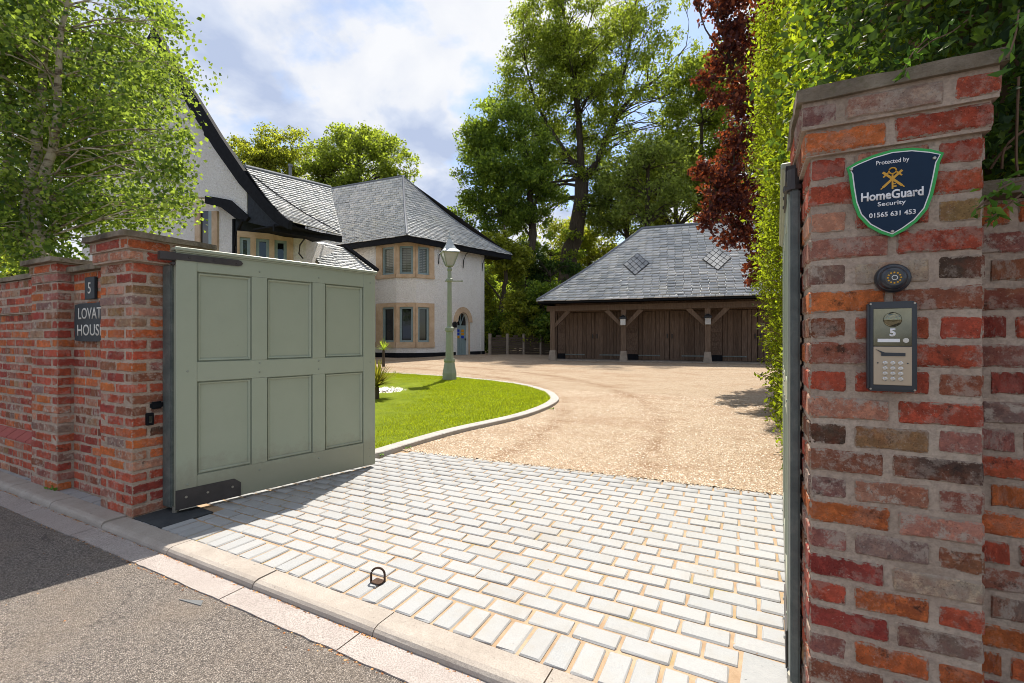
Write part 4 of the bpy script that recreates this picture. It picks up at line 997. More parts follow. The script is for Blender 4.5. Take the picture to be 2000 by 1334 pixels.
# stone mullioned bow windows, two storeys
def mullion_window(p, q, lights, z0, z1, zl0, zl1, glass, leaded=False):
    ts = [seg_t(px, p, q) for px in lights]
    bm = BM(); zo = .035
    seg_box(bm, p, q, z0, zl0, -.26, zo+.03); w_ = part('window', bm, M['stone'])
    bm = BM(); seg_box(bm, p, q, zl1, z1, -.26, zo); new_obj('window_head', bm, M['stone'], w_)
    for u0, u1 in ((0.0, ts[0]), (ts[1], 1.0)):
        bm = BM(); seg_box(bm, lerp2(p, q, max(u0, .002)), lerp2(p, q, min(u1, .998)), zl0, zl1, -.26, zo-.002); new_obj('mullion', bm, M['stone'], w_)
    g0, g1 = lerp2(p, q, ts[0]), lerp2(p, q, ts[1]); L_ = (g1-g0).length; f_ = .095/L_
    bm = BM()
    for u0, u1, a0, a1 in ((0, f_, zl0, zl1), (1-f_, 1, zl0, zl1), (f_, 1-f_, zl0, zl0+.085), (f_, 1-f_, zl1-.085, zl1)):
        seg_box(bm, lerp2(g0, g1, u0), lerp2(g0, g1, u1), a0, a1, -.14, -.03)
    new_obj('casement', bm, M['blue'], w_)
    bm = BM(); seg_box(bm, lerp2(g0, g1, f_), lerp2(g0, g1, 1-f_), zl0+.06, zl1-.06, -.12, -.10); new_obj('pane', bm, glass, w_)
    if leaded:
        bm = BM(); n_ = 15
        for i in range(1, n_):
            z = zl0+.07+(zl1-zl0-.14)*i/n_; seg_box(bm, lerp2(g0, g1, f_), lerp2(g0, g1, .47), z-.012, z+.012, -.098, -.094)
            seg_box(bm, lerp2(g0, g1, .53), lerp2(g0, g1, 1-f_), z-.012, z+.012, -.098, -.094)
        stuff(new_obj('blind_slats', bm, M['slat'], w_))
for i, lights in ((2, (747, 770)), (3, (780.5, 807)), (4, (816, 838))):
    mullion_window(WP[i], WP[i+1], lights, .86, 2.89, 1.11, 2.70, M['glass'])
    mullion_window(WP[i], WP[i+1], lights, 4.02, 5.62, 4.18, 5.45, M['blind'], True)
# tower roof with a swept hip
EC, ER, EL = P(795, 459, 20.0), P(999, 497, 24.75), P(598, 487.5, 23.2)
for q in (ER, EL): q.z = EC.z
R1, R2 = P(787, 345, 23.85), P(598, 375, 26.6)
R2.z = R1.z
slates('roof_slates', R2, R1, EC, EL, 30, .27, house, .32)
slates('roof_slates', R1, R1, ER, EC, 30, .27, house, .38)
BR = ER+cw(-5.2, 3.6); BL = EL+cw(-.5, 7)
bm = BM(); quad(bm, [R1, ER, BR]); quad(bm, [R2, R1, BR, BL]); quad(bm, [EL, R2, BL]); part('back_roof', bm, M['deck'])  # unseen rear slopes, plain sheets added to block light
def hip_path(p, q, sag, n=8): return [p.lerp(q, i/n)-Vector((0, 0, sag*math.sin(math.pi*i/n)-.03)) for i in range(n+1)]
for p, q, sg in ((R1, EC, .35), (R1, ER, .38), (R2, R1, 0.0)):
    bm = BM(); tube(bm, hip_path(p, q, sg), .055, 6); part('ridge_roll', bm, M['lead'])
bm = BM(); seg_box(bm, EL, EC, 5.50, 5.735, -.12, -.0); seg_box(bm, EC, ER, 5.502, 5.737, -.12, -.0)
seg_box(bm, EL, EC, 5.60, 5.66, -1.3, -.12); seg_box(bm, EC, ER, 5.602, 5.664, -1.2, -.12); part('eaves_fascia', bm, M['black'])
for px in (856, 904, 941):
    t = seg_t(px, a, b)*ln; bm = BM()
    tube(bm, [fp(t, 4.75, .02), fp(t, 5.15, .06), fp(t, 5.42, .22), fp(t, 5.55, .5)], .022, 5); part('eaves_bracket', bm, M['iron'])
# gabled wing
Eo = P(562, 432, 13.9); Ee = P(668, 459, 15.8); Ee.z = Eo.z
AD, BD = cw(-.91, .42), cw(.42, .91)       # along the gable wall; back into the house
def gab(px, py, bk=0.0):
    q0 = Eo+BD*bk; t = seg_t(px, q0, q0+AD); v = q0+AD*t
    Y = -SI*v.x+CO*v.y; v.z = EYE+(660-py)/900*Y; return v
def gprism(nm, pts, bk, d, m, par=None):
    bm = BM(); prism(bm, [gab(x, y, bk) for x, y in pts], BD*d); return part(nm, bm, m, par)
top = [(300, 52), (345, 128), (385, 192), (430, 266), (480, 340), (520, 391), (545, 416), (564, 430)]
bot = [(562, 447), (535, 433), (508, 405), (466, 358), (418, 290), (372, 216), (335, 152), (292, 80)]
gprism('bargeboard', top+bot, -.02, .14, M['black'])
gprism('bargeboard', [(300, 52), (292, 80), (235, 190), (170, 330), (120, 420), (104, 410), (160, 310), (235, 160)], -.018, .14, M['black'])
gprism('gable_wall', [(482, 362), (482, 424), (446, 391), (412, 385), (160, 385), (235, 190), (294, 86), (338, 158), (376, 222), (424, 296), (470, 358)], .13, .25, M['roughcast'])
gprism('eaves_box', [(484, 362), (516, 405), (556, 437), (530, 445), (484, 434)], .12, .5, M['timber'])
gprism('window_hood', [(400, 382), (414, 384), (447, 390), (485, 424), (479, 432), (458, 425), (430, 404), (400, 397)], .03, .45, M['black'])
gprism('gable_lower_wall', [(457, 385), (457, 600), (160, 600), (160, 385)], .48, .2, M['roughcast'])
gw = gprism('window', [(413, 412), (424, 412), (424, 560), (380, 560), (380, 412), (390, 412), (390, 555), (413, 555)], .42, .1, M['stone'])
gprism('pane', [(390, 412), (407, 412), (407, 555), (390, 555)], .47, .02, M['glass'], gw)
gprism('casement', [(407, 412), (413, 412), (413, 555), (407, 555)], .45, .05, M['blue'], gw)
for px, py in ((412, 268),):
    gprism('purlin_end', [(px-14, py-22), (px+2, py-2), (px+2, py+12), (px-14, py-4)], -.01, .3, M['black'])
q = gab(458, 425, .3); bm = BM(); tube(bm, [gab(457, 560, .3), gab(457, 428, .3)], .06, 6); tube(bm, [gab(459, 480, .3), gab(462, 455, .2), gab(474, 430, 0)], .05, 6); part('bracket', bm, M['black'])
W0, W1 = B(460, 15.0, 0), B(597, 15.95, 0); Zh = Eo.z-.05
bm = BM(); seg_box(bm, W0, W1, .2, Zh-1.55, -.25, 0); seg_box(bm, lerp2(W0, W1, seg_t(573, W0, W1)), W1, Zh-1.55, Zh, -.25, 0); seg_box(bm, W1, W1+cw(.3, 7), .2, Zh, -.25, 0); part('wing_wall', bm, M['roughcast'])
bm = BM(); seg_box(bm, W0, W1, Zh-1.55, Zh, -.28, -.2); part('window_back', bm, M['deck'])
bm = BM(); seg_box(bm, W0, W1, Zh+.025, Zh+.75, -.4, -.02); part('soffit_board', bm, M['timber'])
prev = 463
for l0, l1, l2 in ((468, 489, 497), (500, 526, 533), (536, 560, 573)):
    p, q = lerp2(W0, W1, seg_t(prev, W0, W1)), lerp2(W0, W1, seg_t(l2, W0, W1))
    mullion_window(p, q, (l0, l1), Zh-1.54, Zh+.02, Zh-1.4, Zh-.17, M['glass']); prev = l2
M1, M2 = P(478, 327, 14.7), P(645, 367, 18.9)
ptM = slates('roof_slates', M1, M2, Ee, Eo, 26, .25, house, .12)
bm = BM(); tube(bm, [ptM(u, v)+np.array([0, 0, .05]) for u, v in ((.02, .15), (.2, .45), (.45, .72), (.72, .88), (.95, .97))], .02, 5); part('roof_cable', bm, M['black'])
bm = BM(); seg_box(bm, gab(535, 440, .0), Ee, Eo.z-.24, Eo.z-.03, -.1, .0); seg_box(bm, Eo, Ee, Eo.z-.10, Eo.z-.06, -1.6, -.1); part('eaves_fascia', bm, M['black'])
bm = BM(); tube(bm, [M1+Vector((0, 0, .04)), M2+Vector((0, 0, .04))], .06, 6); tube(bm, hip_path(M2, P(640, 465, 17.5), .1), .06, 6); part('ridge_roll', bm, M['lead'])
q = P(640, 400, 17.9)
def ext(p, q, f): return p+(q-p)*f
La, Lb, Lc, Ld = P(597, 475, 17.2), P(629, 473, 18.3), P(665, 521, 17.6), P(622, 514, 16.6)
slates('porch_slates', La, Lb, ext(Lb, Lc, 2.2), ext(La, Ld, 2.2), 20, .25, house, 0)
Da, Db, Dc, Dd = P(629, 473, 18.3), P(680, 486, 19.6), P(737, 530, 19.4), P(665, 521, 17.6)
slates('porch_slates', Da, Db, ext(Db, Dc, 1.0), ext(Da, Dd, 1.7), 14, .25, house, 0)
bm = BM(); tube(bm, [P(672, 479, 19.3), P(738, 528, 19.0)], .09, 5); part('porch_verge', bm, M['black'])
tube_b = BM(); tube(tube_b, [P(592, 505, 15.8), P(584, 495, 15.75), P(586, 478, 15.6), P(595, 466, 15.3)], .025, 5); part('eaves_bracket', tube_b, M['iron'])
# flue on the far roof
bm = BM(); tube(bm, [P(567, 352, 27), P(567, 322, 27)], .09, 8); tube(bm, [P(567, 325, 27), P(567, 321, 27)], .13, 8); part('flue', bm, M['lead'])

# ================================================================ GARAGE
gP0, gf, gb = Vector((1.7243, 19.4)), Vector((.942, -.335)), Vector((.335, .942)); ZG = 0.35
def ga(t, s_, z): q = gP0+gf*t+gb*s_; return cw(q.x, q.y, z)
garage = thing('garage', 'long oak framed garage with plank doors and dappled slate roof', 'garage', ga(4.5, 2, ZG))
def gpart(nm, bm, m, par=None): return new_obj(nm, bm, m, par or garage)
def gbox(bm, t0, t1, s0_, s1_, z0, z1):
    hexa(bm, [ga(t0, s0_, z0), ga(t1, s0_, z0), ga(t1, s1_, z0), ga(t0, s1_, z0), ga(t0, s0_, z1), ga(t1, s0_, z1), ga(t1, s1_, z1), ga(t0, s1_, z1)])
T_END = 12.1; SD = .75
def gar_t(px, s_): q = ga(0, s_, 0); return seg_t(px, q, ga(1, s_, 0))
postsT = [0.0, 2.91, 6.0, 9.1, T_END]
for i, t in enumerate(postsT):
    bm = BM(); gbox(bm, t-.10, t+.10, -.1, .1, ZG+.42, 2.42); bevel(bm, .012); gpart('post', bm, M['beam'])
    bm = BM(); rr = [(.155, 0), (.15, .05), (.115, .40), (.11, .43)]
    rings = [[bm.verts.new(ga(t+sx*r_, sy*r_, ZG+z)) for sx, sy in ((-1, -1), (1, -1), (1, 1), (-1, 1))] for r_, z in rr]
    for p, q in zip(rings, rings[1:]):
        for j in range(4): bm.faces.new((p[j], p[(j+1) % 4], q[(j+1) % 4], q[j]))
    bm.faces.new(rings[-1]); gpart('pad_stone', bm, M['padstone'])
    for sg in (-1, 1):
        if (i == 0 and sg < 0) or (i == 4 and sg > 0): continue
        bm = BM(); p0, p1 = (t+sg*.08, 1.80), (t+sg*.68, 2.44)
        hexa(bm, [ga(p0[0], -.05, p0[1]-.09), ga(p0[0], .05, p0[1]-.09), ga(p0[0], .05, p0[1]+.09), ga(p0[0], -.05, p0[1]+.09),
                  ga(p1[0]+sg*.08, -.05, p1[1]-.06), ga(p1[0]+sg*.08, .05, p1[1]-.06), ga(p1[0]-sg*.1, .05, p1[1]+.0), ga(p1[0]-sg*.1, -.05, p1[1]+.0)])
        bmesh.ops.recalc_face_normals(bm, faces=bm.faces); gpart('brace', bm, M['beam'])
    if i in (1, 2):
        ln_ = thing('wall_lantern', 'small hanging lantern on the %s oak garage post from the left' % ('second' if i == 1 else 'third'), 'lantern', ga(t, -.2, 2.0), 0, 'lanterns on the garage posts')
        bm = BM(); gbox(bm, t-.10, t+.10, -.31, -.11, 1.80, 2.05); bevel(bm, .01); new_obj('lantern_glass', bm, M['lampglass'], ln_)
        bm = BM(); rg = [[bm.verts.new(ga(t+sx*r_, -.21+sy*r_, z)) for sx, sy in ((-1, -1), (1, -1), (1, 1), (-1, 1))] for r_, z in ((.14, 2.052), (.12, 2.12), (.03, 2.20))]
        for p, q in zip(rg, rg[1:]):
            for j in range(4): bm.faces.new((p[j], p[(j+1) % 4], q[(j+1) % 4], q[j]))
        bm.faces.new(rg[-1]); bm.faces.new(list(reversed(rg[0]))); new_obj('lantern_cap', bm, M['iron'], ln_)
        bm = BM(); gbox(bm, t-.03, t+.03, -.2, -.1, 2.14, 2.19); new_obj('lantern_bracket', bm, M['iron'], ln_)
bm = BM(); gbox(bm, -.25, T_END+.25, -.09, .09, 2.42, 2.64); gpart('wall_plate', bm, M['beam'])
bm = BM(); gbox(bm, -.05, T_END, SD-.02, SD+.12, 2.40, 2.9); gpart('tie_beam', bm, M['door'])
bm = BM(); gbox(bm, -.05, T_END, SD+.14, SD+.2, ZG, 2.9); gbox(bm, -.08, .0, SD, 6.2, ZG, 2.9); gbox(bm, T_END, T_END+.08, SD, 6.2, ZG, 2.9); gbox(bm, -.05, T_END, 6.2, 6.3, ZG, 2.9); gpart('wall', bm, M['door'])
bm = BM(); gbox(bm, -.1, T_END, -.16, SD+.1, ZG-.05, ZG+.045); gpart('threshold', bm, M['padstone'])
bays = [(1104, 1162, 1211), (1247, 1308, 1376), (1411, 1480, 1553)]
tb = [(gar_t(a_, SD), gar_t(m_, SD), gar_t(b_, SD)) for a_, m_, b_ in bays]
tb.append((tb[2][0]+3.1, tb[2][1]+3.1, tb[2][2]+3.1-.2))
for bi, (t0, tm, t1) in enumerate(tb):
    for u0, u1 in ((t0, tm-.01), (tm+.01, t1)):
        bm = BM(); gbox(bm, u0, u1, SD+.04, SD+.08, ZG+.07, 2.39); df = gpart('garage_door', bm, M['door'])
        n_ = 7; wds = np.cumsum([0]+[random.uniform(.8, 1.25) for _ in range(n_)]); wds = wds/wds[-1]
        for q0, q1 in zip(wds, wds[1:]):
            bm = BM(); gbox(bm, u0+(u1-u0)*q0+.007, u0+(u1-u0)*q1-.007, SD+random.uniform(-.006, .004), SD+.039, ZG+.06, 2.385+random.uniform(-.01, 0)); new_obj('plank', bm, M['door'], df)
        h0, h1 = (u0, u0+.85) if u0 == t0 else (u1-.85, u1)
        bm = BM(); gbox(bm, h0, h1, SD-.02, SD-.008, ZG+.21, ZG+.26); new_obj('strap_hinge', bm, M['galv'], df)
        bm = BM(); x = u1-.08 if u0 == t0 else u0+.08; gbox(bm, x-.02, x+.02, SD-.05, SD-.008, 1.28, 1.46); new_obj('handle', bm, M['iron'], df)
gaps = [(0.02, tb[0][0])]+[(tb[i][2], tb[i+1][0]) for i in range(3)]
for t0, t1 in gaps:
    for j in range(10):
        z = ZG+.28+j*.178; bm = BM()
        hexa(bm, [ga(t0+.01, SD-.03, z), ga(t1-.01, SD-.03, z), ga(t1-.01, SD+.06, z), ga(t0+.01, SD+.06, z), ga(t0+.01, SD+.0, z+.176), ga(t1-.01, SD+.0, z+.176), ga(t1-.01, SD+.06, z+.176), ga(t0+.01, SD+.06, z+.176)])
        gpart('weatherboard', bm, M['door'])
    bm = BM(); gbox(bm, t0+.01, t1-.01, SD-.04, SD+.1, ZG+.03, ZG+.275); gpart('plinth', bm, M['black'])
RD = 3.96; ov = .55; zE, zR = 2.83, 6.39
e0, e1, e2, e3 = ga(-ov, -.5, zE), ga(T_END+ov, -.5, zE), ga(T_END+ov, -.5+2*RD, zE), ga(-ov, -.5+2*RD, zE)
r0, r1 = ga(-ov+RD, -.5+RD, zR), ga(T_END+ov-RD, -.5+RD, zR)
ptG = slates('roof_slates', r0, r1, e1, e0, 27, .30, garage, .10, .024)
slates('roof_slates', r0, r0, e0, e3, 27, .30, garage, .10, .016); slates('roof_slates', r1, r1, e2, e1, 27, .30, garage, .10, .016); slates('roof_slates', r1, r0, e3, e2, 27, .30, garage, .10, .016)
for p, q, sg in ((r0, e0, .12), (r1, e1, .12), (r0, e3, .12), (r1, e2, .12), (r0, r1, 0)):
    bm = BM(); tube(bm, hip_path(p, q, sg), .07, 6); gpart('ridge_roll', bm, M['lead'])
bm = BM(); gbox(bm, -ov+.02, T_END+ov-.02, -.49, -.44, zE-.10, zE-.01); gbox(bm, -ov+.02, -ov+.07, -.44, 7.3, zE-.10, zE-.01); gbox(bm, -ov+.07, T_END+ov, -.44, SD+.2, zE-.045, zE-.02); gpart('eaves_fascia', bm, M['black'])
# diamond lattices of glass tiles in the roof
nrm = (Vector(r1-r0).cross(Vector(e0-r0))).normalized(); nrm = nrm if nrm.z > 0 else -nrm
up = (Vector(r0)-Vector(e0)); along = Vector(e1-e0).normalized(); up = (up-along*up.dot(along)).normalized()
def roof_hit(px, py):
    best = None
    for i in range(60):
        for j in range(60):
            q = ptG(i/60*.9, j/60); v = Vector(q); Y = -SI*v.x+CO*v.y; X = CO*v.x+SI*v.y
            e_ = (1000+X/Y*900-px)**2+(660-(v.z-EYE)/Y*900-py)**2
            if best is None or e_ < best[0]: best = (e_, v)
    return best[1]
for px, py in ((1243, 519), (1400, 507)):
    c = roof_hit(px, py)+nrm*.05; hw = .52; n_ = 4
    bm = BM(); prism(bm, [c+along*hw*1.04, c+up*hw*1.66, c-along*hw*1.04, c-up*hw*1.66], nrm*.012); lt = gpart('roof_light', bm, M['black'])
    for i in range(n_):
        for j in range(n_):
            u = (along+up*1.6)*hw/2; v = (along-up*1.6)*hw/2
            q = c+nrm*.013-u-v+u*2*(i+.5)/n_+v*2*(j+.5)/n_; f = .43*2/n_/1.0
            bm = BM(); prism(bm, [q+u*f/1.0+v*f, q+u*f-v*f, q-u*f-v*f, q-u*f+v*f], nrm*.012); new_obj('lattice_tile', bm, M['tile'], lt)

# ================================================================ FENCE, LAMP POST
fa, fb = B(946, 23.2, 0), B(1092, 24.6, 0)
fence = thing('fence', 'low weathered timber fence panels with arched tops between house and garage', 'fence', ((fa+fb)/2).to_tuple()[:2]+(.4,))
tp = [seg_t(px, fa, fb) for px in (957, 991, 1023, 1056, 1088)]
fd = (fb-fa).normalized(); fo = Vector((fd.y, -fd.x, 0))
for t in tp:
    q = lerp2(fa, fb, t); bm = BM(); box(bm, q.x-.06, q.x+.06, q.y-.06, q.y+.06, .3, 1.52); new_obj('fence_post', bm, M['padstone'], fence)
for t0, t1 in zip(tp, tp[1:]):
    q0, q1 = lerp2(fa, fb, t0)+fd.xy*.07, lerp2(fa, fb, t1)-fd.xy*.07
    for j in range(9):
        z = .42+j*.115; ins = 0 if z < 1.2 else (.0 if z < 1.25 else .18+(z-1.25)*1.6)
        if ins > .45: continue
        bm = BM(); seg_box(bm, lerp2(q0, q1, ins), lerp2(q0, q1, 1-ins), z, z+.105, -.02+random.uniform(-.006, .006), .015); new_obj('fence_board', bm, M['fence'], fence)
lp = Vector((-7.058, 10.072, .149)); U = .01354
lamp = thing('lamp_post', 'pale green Victorian style lamp post on the lawn edge', 'lamp post', lp)
zz = lambda y: lp.z+(745-y)*U
def lpart(nm, prof, n, m, rot=0.0, par=None):
    bm = BM(); lathe(bm, [(r_*U, zz(y)) for r_, y in prof], lp.x, lp.y, n, rot); return new_obj(nm, bm, m, par or lamp)
lpart('base', [(14.5, 747), (14.5, 728), (13.5, 724), (10.5, 708), (12, 705), (12, 701)], 8, M['lamp'], .2)
lpart('lower_shaft', [(7.9, 701), (7.2, 660), (6.6, 648), (8.8, 646), (9.0, 641), (6.4, 638)], 12, M['lamp'])
lpart('upper_shaft', [(5.0, 638), (4.4, 600), (4.2, 555), (4.2, 551), (6.6, 549), (6.6, 545), (4.2, 543), (3.6, 530), (5.4, 527), (3.0, 521)], 12, M['lamp'])
bm = BM(); q = Vector((CO, SI, 0)); tube(bm, [lp+q*(-9*U)+Vector((0, 0, 196*U)), lp+q*(25*U)+Vector((0, 0, 196*U))], .016, 6)
tube(bm, [lp+q*(23.5*U)+Vector((0, 0, 196*U)), lp+q*(25.6*U)+Vector((0, 0, 196*U))], .028, 6); new_obj('ladder_bar', bm, M['lamp'], lamp)
r4 = math.pi/4+YAW+.35
bm = BM(); lathe(bm, [(8.5*U, zz(521)), (9.5*U, zz(518.5))], lp.x, lp.y, 4, r4); new_obj('lantern_base', bm, M['lamp'], lamp)
lpart('lantern_glass', [(8.6, 518.4), (20, 494.5)], 4, M['lampglass'], r4)
bm = BM()
for j in range(4):
    a_ = r4+j*math.pi/2; tube(bm, [(lp.x+9.2*U*math.cos(a_), lp.y+9.2*U*math.sin(a_), zz(519)), (lp.x+20.8*U*math.cos(a_), lp.y+20.8*U*math.sin(a_), zz(494))], .014, 5)
new_obj('lantern_frame', bm, M['lamp'], lamp)
lpart('lantern_cap', [(24, 494.4), (24, 492.5), (17, 487.5), (10, 479), (5.5, 470), (3.6, 467), (3.8, 464), (1.2, 461), (1.0, 455), (.3, 453)], 4, M['lampcap'], r4)

# ================================================================ PLANTS
def leaf_mesh(name, C, size, width=0.62, droop=0.0, upn=0.4):
    n = len(C); u = RNG.normal(size=(n, 3)); u[:, 2] -= droop*1.5; u /= np.linalg.norm(u, axis=1, keepdims=True)
    w_ = RNG.normal(size=(n, 3)); w_[:, 2] += upn*0.8
    v = np.cross(w_, u); v /= np.maximum(np.linalg.norm(v, axis=1, keepdims=True), 1e-6); nn = np.cross(u, v)
    s_ = (size*(0.6+0.8*RNG.random(n)))[:, None]; fold = (0.05+0.16*RNG.random(n))[:, None]
    V = np.empty((n, 4, 3)); V[:, 0] = C-u*s_*.5; V[:, 2] = C+u*s_*.5
    V[:, 1] = C+v*s_*width*.5+nn*s_*fold-u*s_*.06; V[:, 3] = C-v*s_*width*.5+nn*s_*fold-u*s_*.06
    k = 4*np.arange(n)[:, None, None]; F = (np.array([[0, 1, 2], [0, 2, 3]])[None]+k).reshape(-1, 3)
    return np_mesh(name, V.reshape(-1, 3), F)
def ell_clumps(c, rad, n, rr, hollow=0.55):
    out = []
    for _ in range(n):
        d = RNG.normal(size=3); d /= np.linalg.norm(d); f = hollow+(1-hollow)*RNG.random()**.6
        out.append((Vector(c)+Vector(d*np.array(rad)*f), rr[0]+(rr[1]-rr[0])*RNG.random()))
    return out
def clump_leaves(clumps, total, spread=0.26, subs=14, flat=0.8):
    w_ = np.array([r_**2 for _, r_ in clumps]); w_ = w_/w_.sum(); out = []
    for (c, r_), f in zip(clumps, w_):
        m = max(8, int(total*f)); sb = RNG.normal(size=(subs, 3)); sb /= np.linalg.norm(sb, axis=1, keepdims=True)
        sb *= r_*(0.45+0.55*RNG.random((subs, 1))); sb[:, 2] *= flat
        i = RNG.integers(0, subs, m); q = np.array(c)+sb[i]+np.clip(RNG.normal(size=(m, 3)), -1.6, 1.6)*r_*spread*np.array([1, 1, .6]); out.append(q)
    return np.concatenate(out)
def tree(name, label, cat, stems, clumps, nleaf, size, leaf, bark, group=None, droop=0.0, limb=0.35, spread=.26, subs=14, width=.62, twigs=True, trunk_name='trunk'):
    base = Vector(stems[0][0][0]); root = thing(name, label, cat, base, 0, group)
    bm = BM(); pool = []
    for pts, rad in stems:
        pp = smooth_path([Vector(p) for p in pts], 4); rr = np.interp(np.linspace(0, 1, len(pp)), np.linspace(0, 1, len(rad)), rad)
        for i in range(1, len(pp)-1): pp[i] = pp[i]+Vector(RNG.normal(size=3)*rr[i]*.18)
        tube(bm, pp, list(rr), 9); pool += [(p, r_) for p, r_ in zip(pp[2:], rr[2:])]
    smooth(new_obj(trunk_name, bm, bark, root))
    if twigs:
        bm = BM()
        for c, r_ in clumps:
            best = min(pool, key=lambda q: (q[0]-c).length*(1.0 if q[0].z < c.z else 1.7)); p0, rb = best
            r0 = min(max(.012 if base.y < 12 else .03, rb*limb), .14); m = p0.lerp(c, .5)+Vector((0, 0, .12*(c-p0).length*(1 if not droop else .7)))+Vector(RNG.normal(size=3)*.05*(c-p0).length)
            lpth = smooth_path([p0, m, c], 3); tube(bm, lpth, [r0, r0*.9, r0*.75, r0*.6, r0*.5, r0*.4, r0*.3][:7], 5, False)
            for _ in range(5):
                d = Vector(RNG.normal(size=3)); d.normalize(); e_ = c+d*r_*.9; st = lpth[int(RNG.integers(3, len(lpth)))]
                tube(bm, [st, st.lerp(e_, .5)+Vector((0, 0, .06*r_)), e_], [r0*.32, r0*.24, r0*.1], 4, False)
        smooth(new_obj('branches', bm, bark, root))
    new_obj('crown', leaf_mesh('crown', clump_leaves(clumps, nleaf, spread, subs), size, width, droop), leaf, root)
    return root

# birch behind the left wall
bs = [([(-7.5, 3.0, -.05), P(62, 480, 6.05), P(70, 300, 6.0), P(88, 80, 6.1), P(105, -150, 6.3)], (.085, .072, .056, .038, .015)),
      ([(-7.4, 2.95, -.05), P(75, 470, 5.95), P(110, 250, 5.9), P(120, 60, 5.7), P(170, -120, 5.6)], (.075, .062, .045, .027, .012)),
      ([(-7.7, 2.9, -.05), P(30, 430, 6.1), P(18, 200, 6.2), P(-20, -60, 6.3)], (.065, .055, .038, .015))]
cl = ell_clumps(P(110, 150, 6.1), (1.5, 1.4, 2.6), 150, (.2, .42), .25) + ell_clumps(P(-10, 200, 6.6), (1.3, 1.3, 2.6), 70, (.25, .45), .3)
cl += [(P(px, py, Y), r_) for px, py, Y, r_ in ((300, 40, 5.8, .3), (318, 120, 5.7, .22), (325, 210, 5.7, .22), (345, 285, 5.7, .2), (300, 330, 5.6, .28), (335, 380, 5.6, .2), (290, 400, 5.6, .22), (240, 380, 5.8, .3), (190, 410, 6, .28), (140, 420, 6, .3), (60, 440, 6.2, .35), (358, 335, 5.7, .19), (280, 10, 5.9, .3), (20, 470, 6.3, .35), (110, 450, 6.2, .3), (366, 392, 5.6, .17), (352, 255, 5.7, .2), (345, 330, 5.65, .22), (330, 280, 5.7, .24), (345, 400, 5.6, .2), (320, 350, 5.6, .26), (340, 60, 5.8, .12))]
tree('birch_tree', 'pale stemmed birch with airy light green leaves behind the left wall', 'birch tree', bs, cl, 66000, .053, L['birch'], M['birchbark'], None, .5, .22, .44, 14, .85)
# tall sycamore behind the garage
Y1 = 34.0
st = [([B(1092, Y1, .3), P(1108, 540, Y1), P(1128, 440, Y1), P(1137, 350, Y1)], (.78, .66, .55, .50)),
      ([P(1137, 355, Y1), P(1132, 270, Y1), P(1125, 180, Y1), P(1105, 60, Y1), P(1095, -30, Y1)], (.30, .24, .19, .12, .05)),
      ([P(1140, 352, Y1), P(1170, 310, Y1), P(1190, 255, Y1), P(1230, 195, Y1), P(1300, 140, Y1), P(1340, 90, Y1)], (.28, .24, .19, .15, .08, .03)),
      ([P(1190, 255, Y1), P(1215, 160, Y1), P(1235, 60, Y1), P(1245, -30, Y1)], (.14, .11, .08, .03)),
      ([P(1130, 330, Y1), P(1080, 260, Y1), P(1040, 180, Y1), P(1020, 80, Y1)], (.17, .13, .09, .04)),
      ([P(1132, 400, Y1), P(1200, 405, Y1), P(1270, 400, Y1-1)], (.12, .08, .03))]
cl = ell_clumps(P(1155, 140, Y1), (7.4, 5.0, 8.4), 300, (.4, .85), .15)+ell_clumps(P(1060, 130, Y1), (3.0, 3, 5.6), 60, (.6, 1.1), .3)+[(P(1122, 455, Y1-.8), .7), (P(1115, 500, Y1-.8), .6), (P(1138, 405, Y1-.8), .6), (P(1150, 340, Y1-.8), .7)]+ell_clumps(P(1085, 330, Y1+3), (4.6, 2.4, 4.2), 40, (.5, 1.0), .4)
tree('sycamore_tree', 'tall spreading tree with forked trunk rising behind the garage roof', 'tree', st, cl, 66000, .185, L['tall'], M['bark'], None, .1, .3, .36, 9)
Y2 = 30.0
st = [([B(1030, Y2, .3), P(1030, 600, Y2), P(1040, 480, Y2), P(1036, 400, Y2), P(1028, 300, Y2), P(1010, 220, Y2)], (.38, .33, .28, .22, .15, .05)),
      ([P(1038, 420, Y2), P(1060, 350, Y2), P(1075, 290, Y2)], (.12, .08, .03)), ([P(1036, 440, Y2), P(980, 380, Y2), P(940, 330, Y2)], (.12, .08, .03)),
      ([P(1040, 470, Y2), P(1010, 430, Y2), P(950, 420, Y2)], (.09, .06, .02))]
cl = ell_clumps(P(985, 330, Y2), (3.0, 2.6, 4.3), 110, (.5, .95), .35)+[(P(px, py, Y2), r_) for px, py, r_ in ((910, 345, .8), (900, 390, .75), (925, 300, .8), (950, 250, .8), (890, 420, .6), (960, 205, .7), (1005, 440, .8), (950, 450, .8), (1060, 430, .7), (1090, 380, .8), (915, 440, .6))]
tree('dark_tree', 'dense dark green tree between the house and the garage', 'tree', st, cl, 46000, .175, L['dark'], M['bark'], None, .1, .3, .34, 9)
Y3 = 26.5
st = [([B(960, Y3, .3), P(978, 610, Y3), P(986, 560, Y3), P(990, 500, Y3), P(985, 440, Y3)], (.17, .15, .13, .10, .05)), ([P(982, 590, Y3), P(960, 560, Y3), P(945, 545, Y3)], (.06, .05, .02))]
tree('crooked_tree', 'slim crooked trunked tree just right of the white house corner', 'tree', st, ell_clumps(P(978, 500, Y3+.5), (1.6, 1.5, 1.1), 14, (.5, .8), .4)+[(P(955, 620, Y3+1), .7), (P(945, 570, Y3+1), .6)], 7000, .19, L['oak'], M['bark'], None, 0, .3, .26, 14, .62, False)
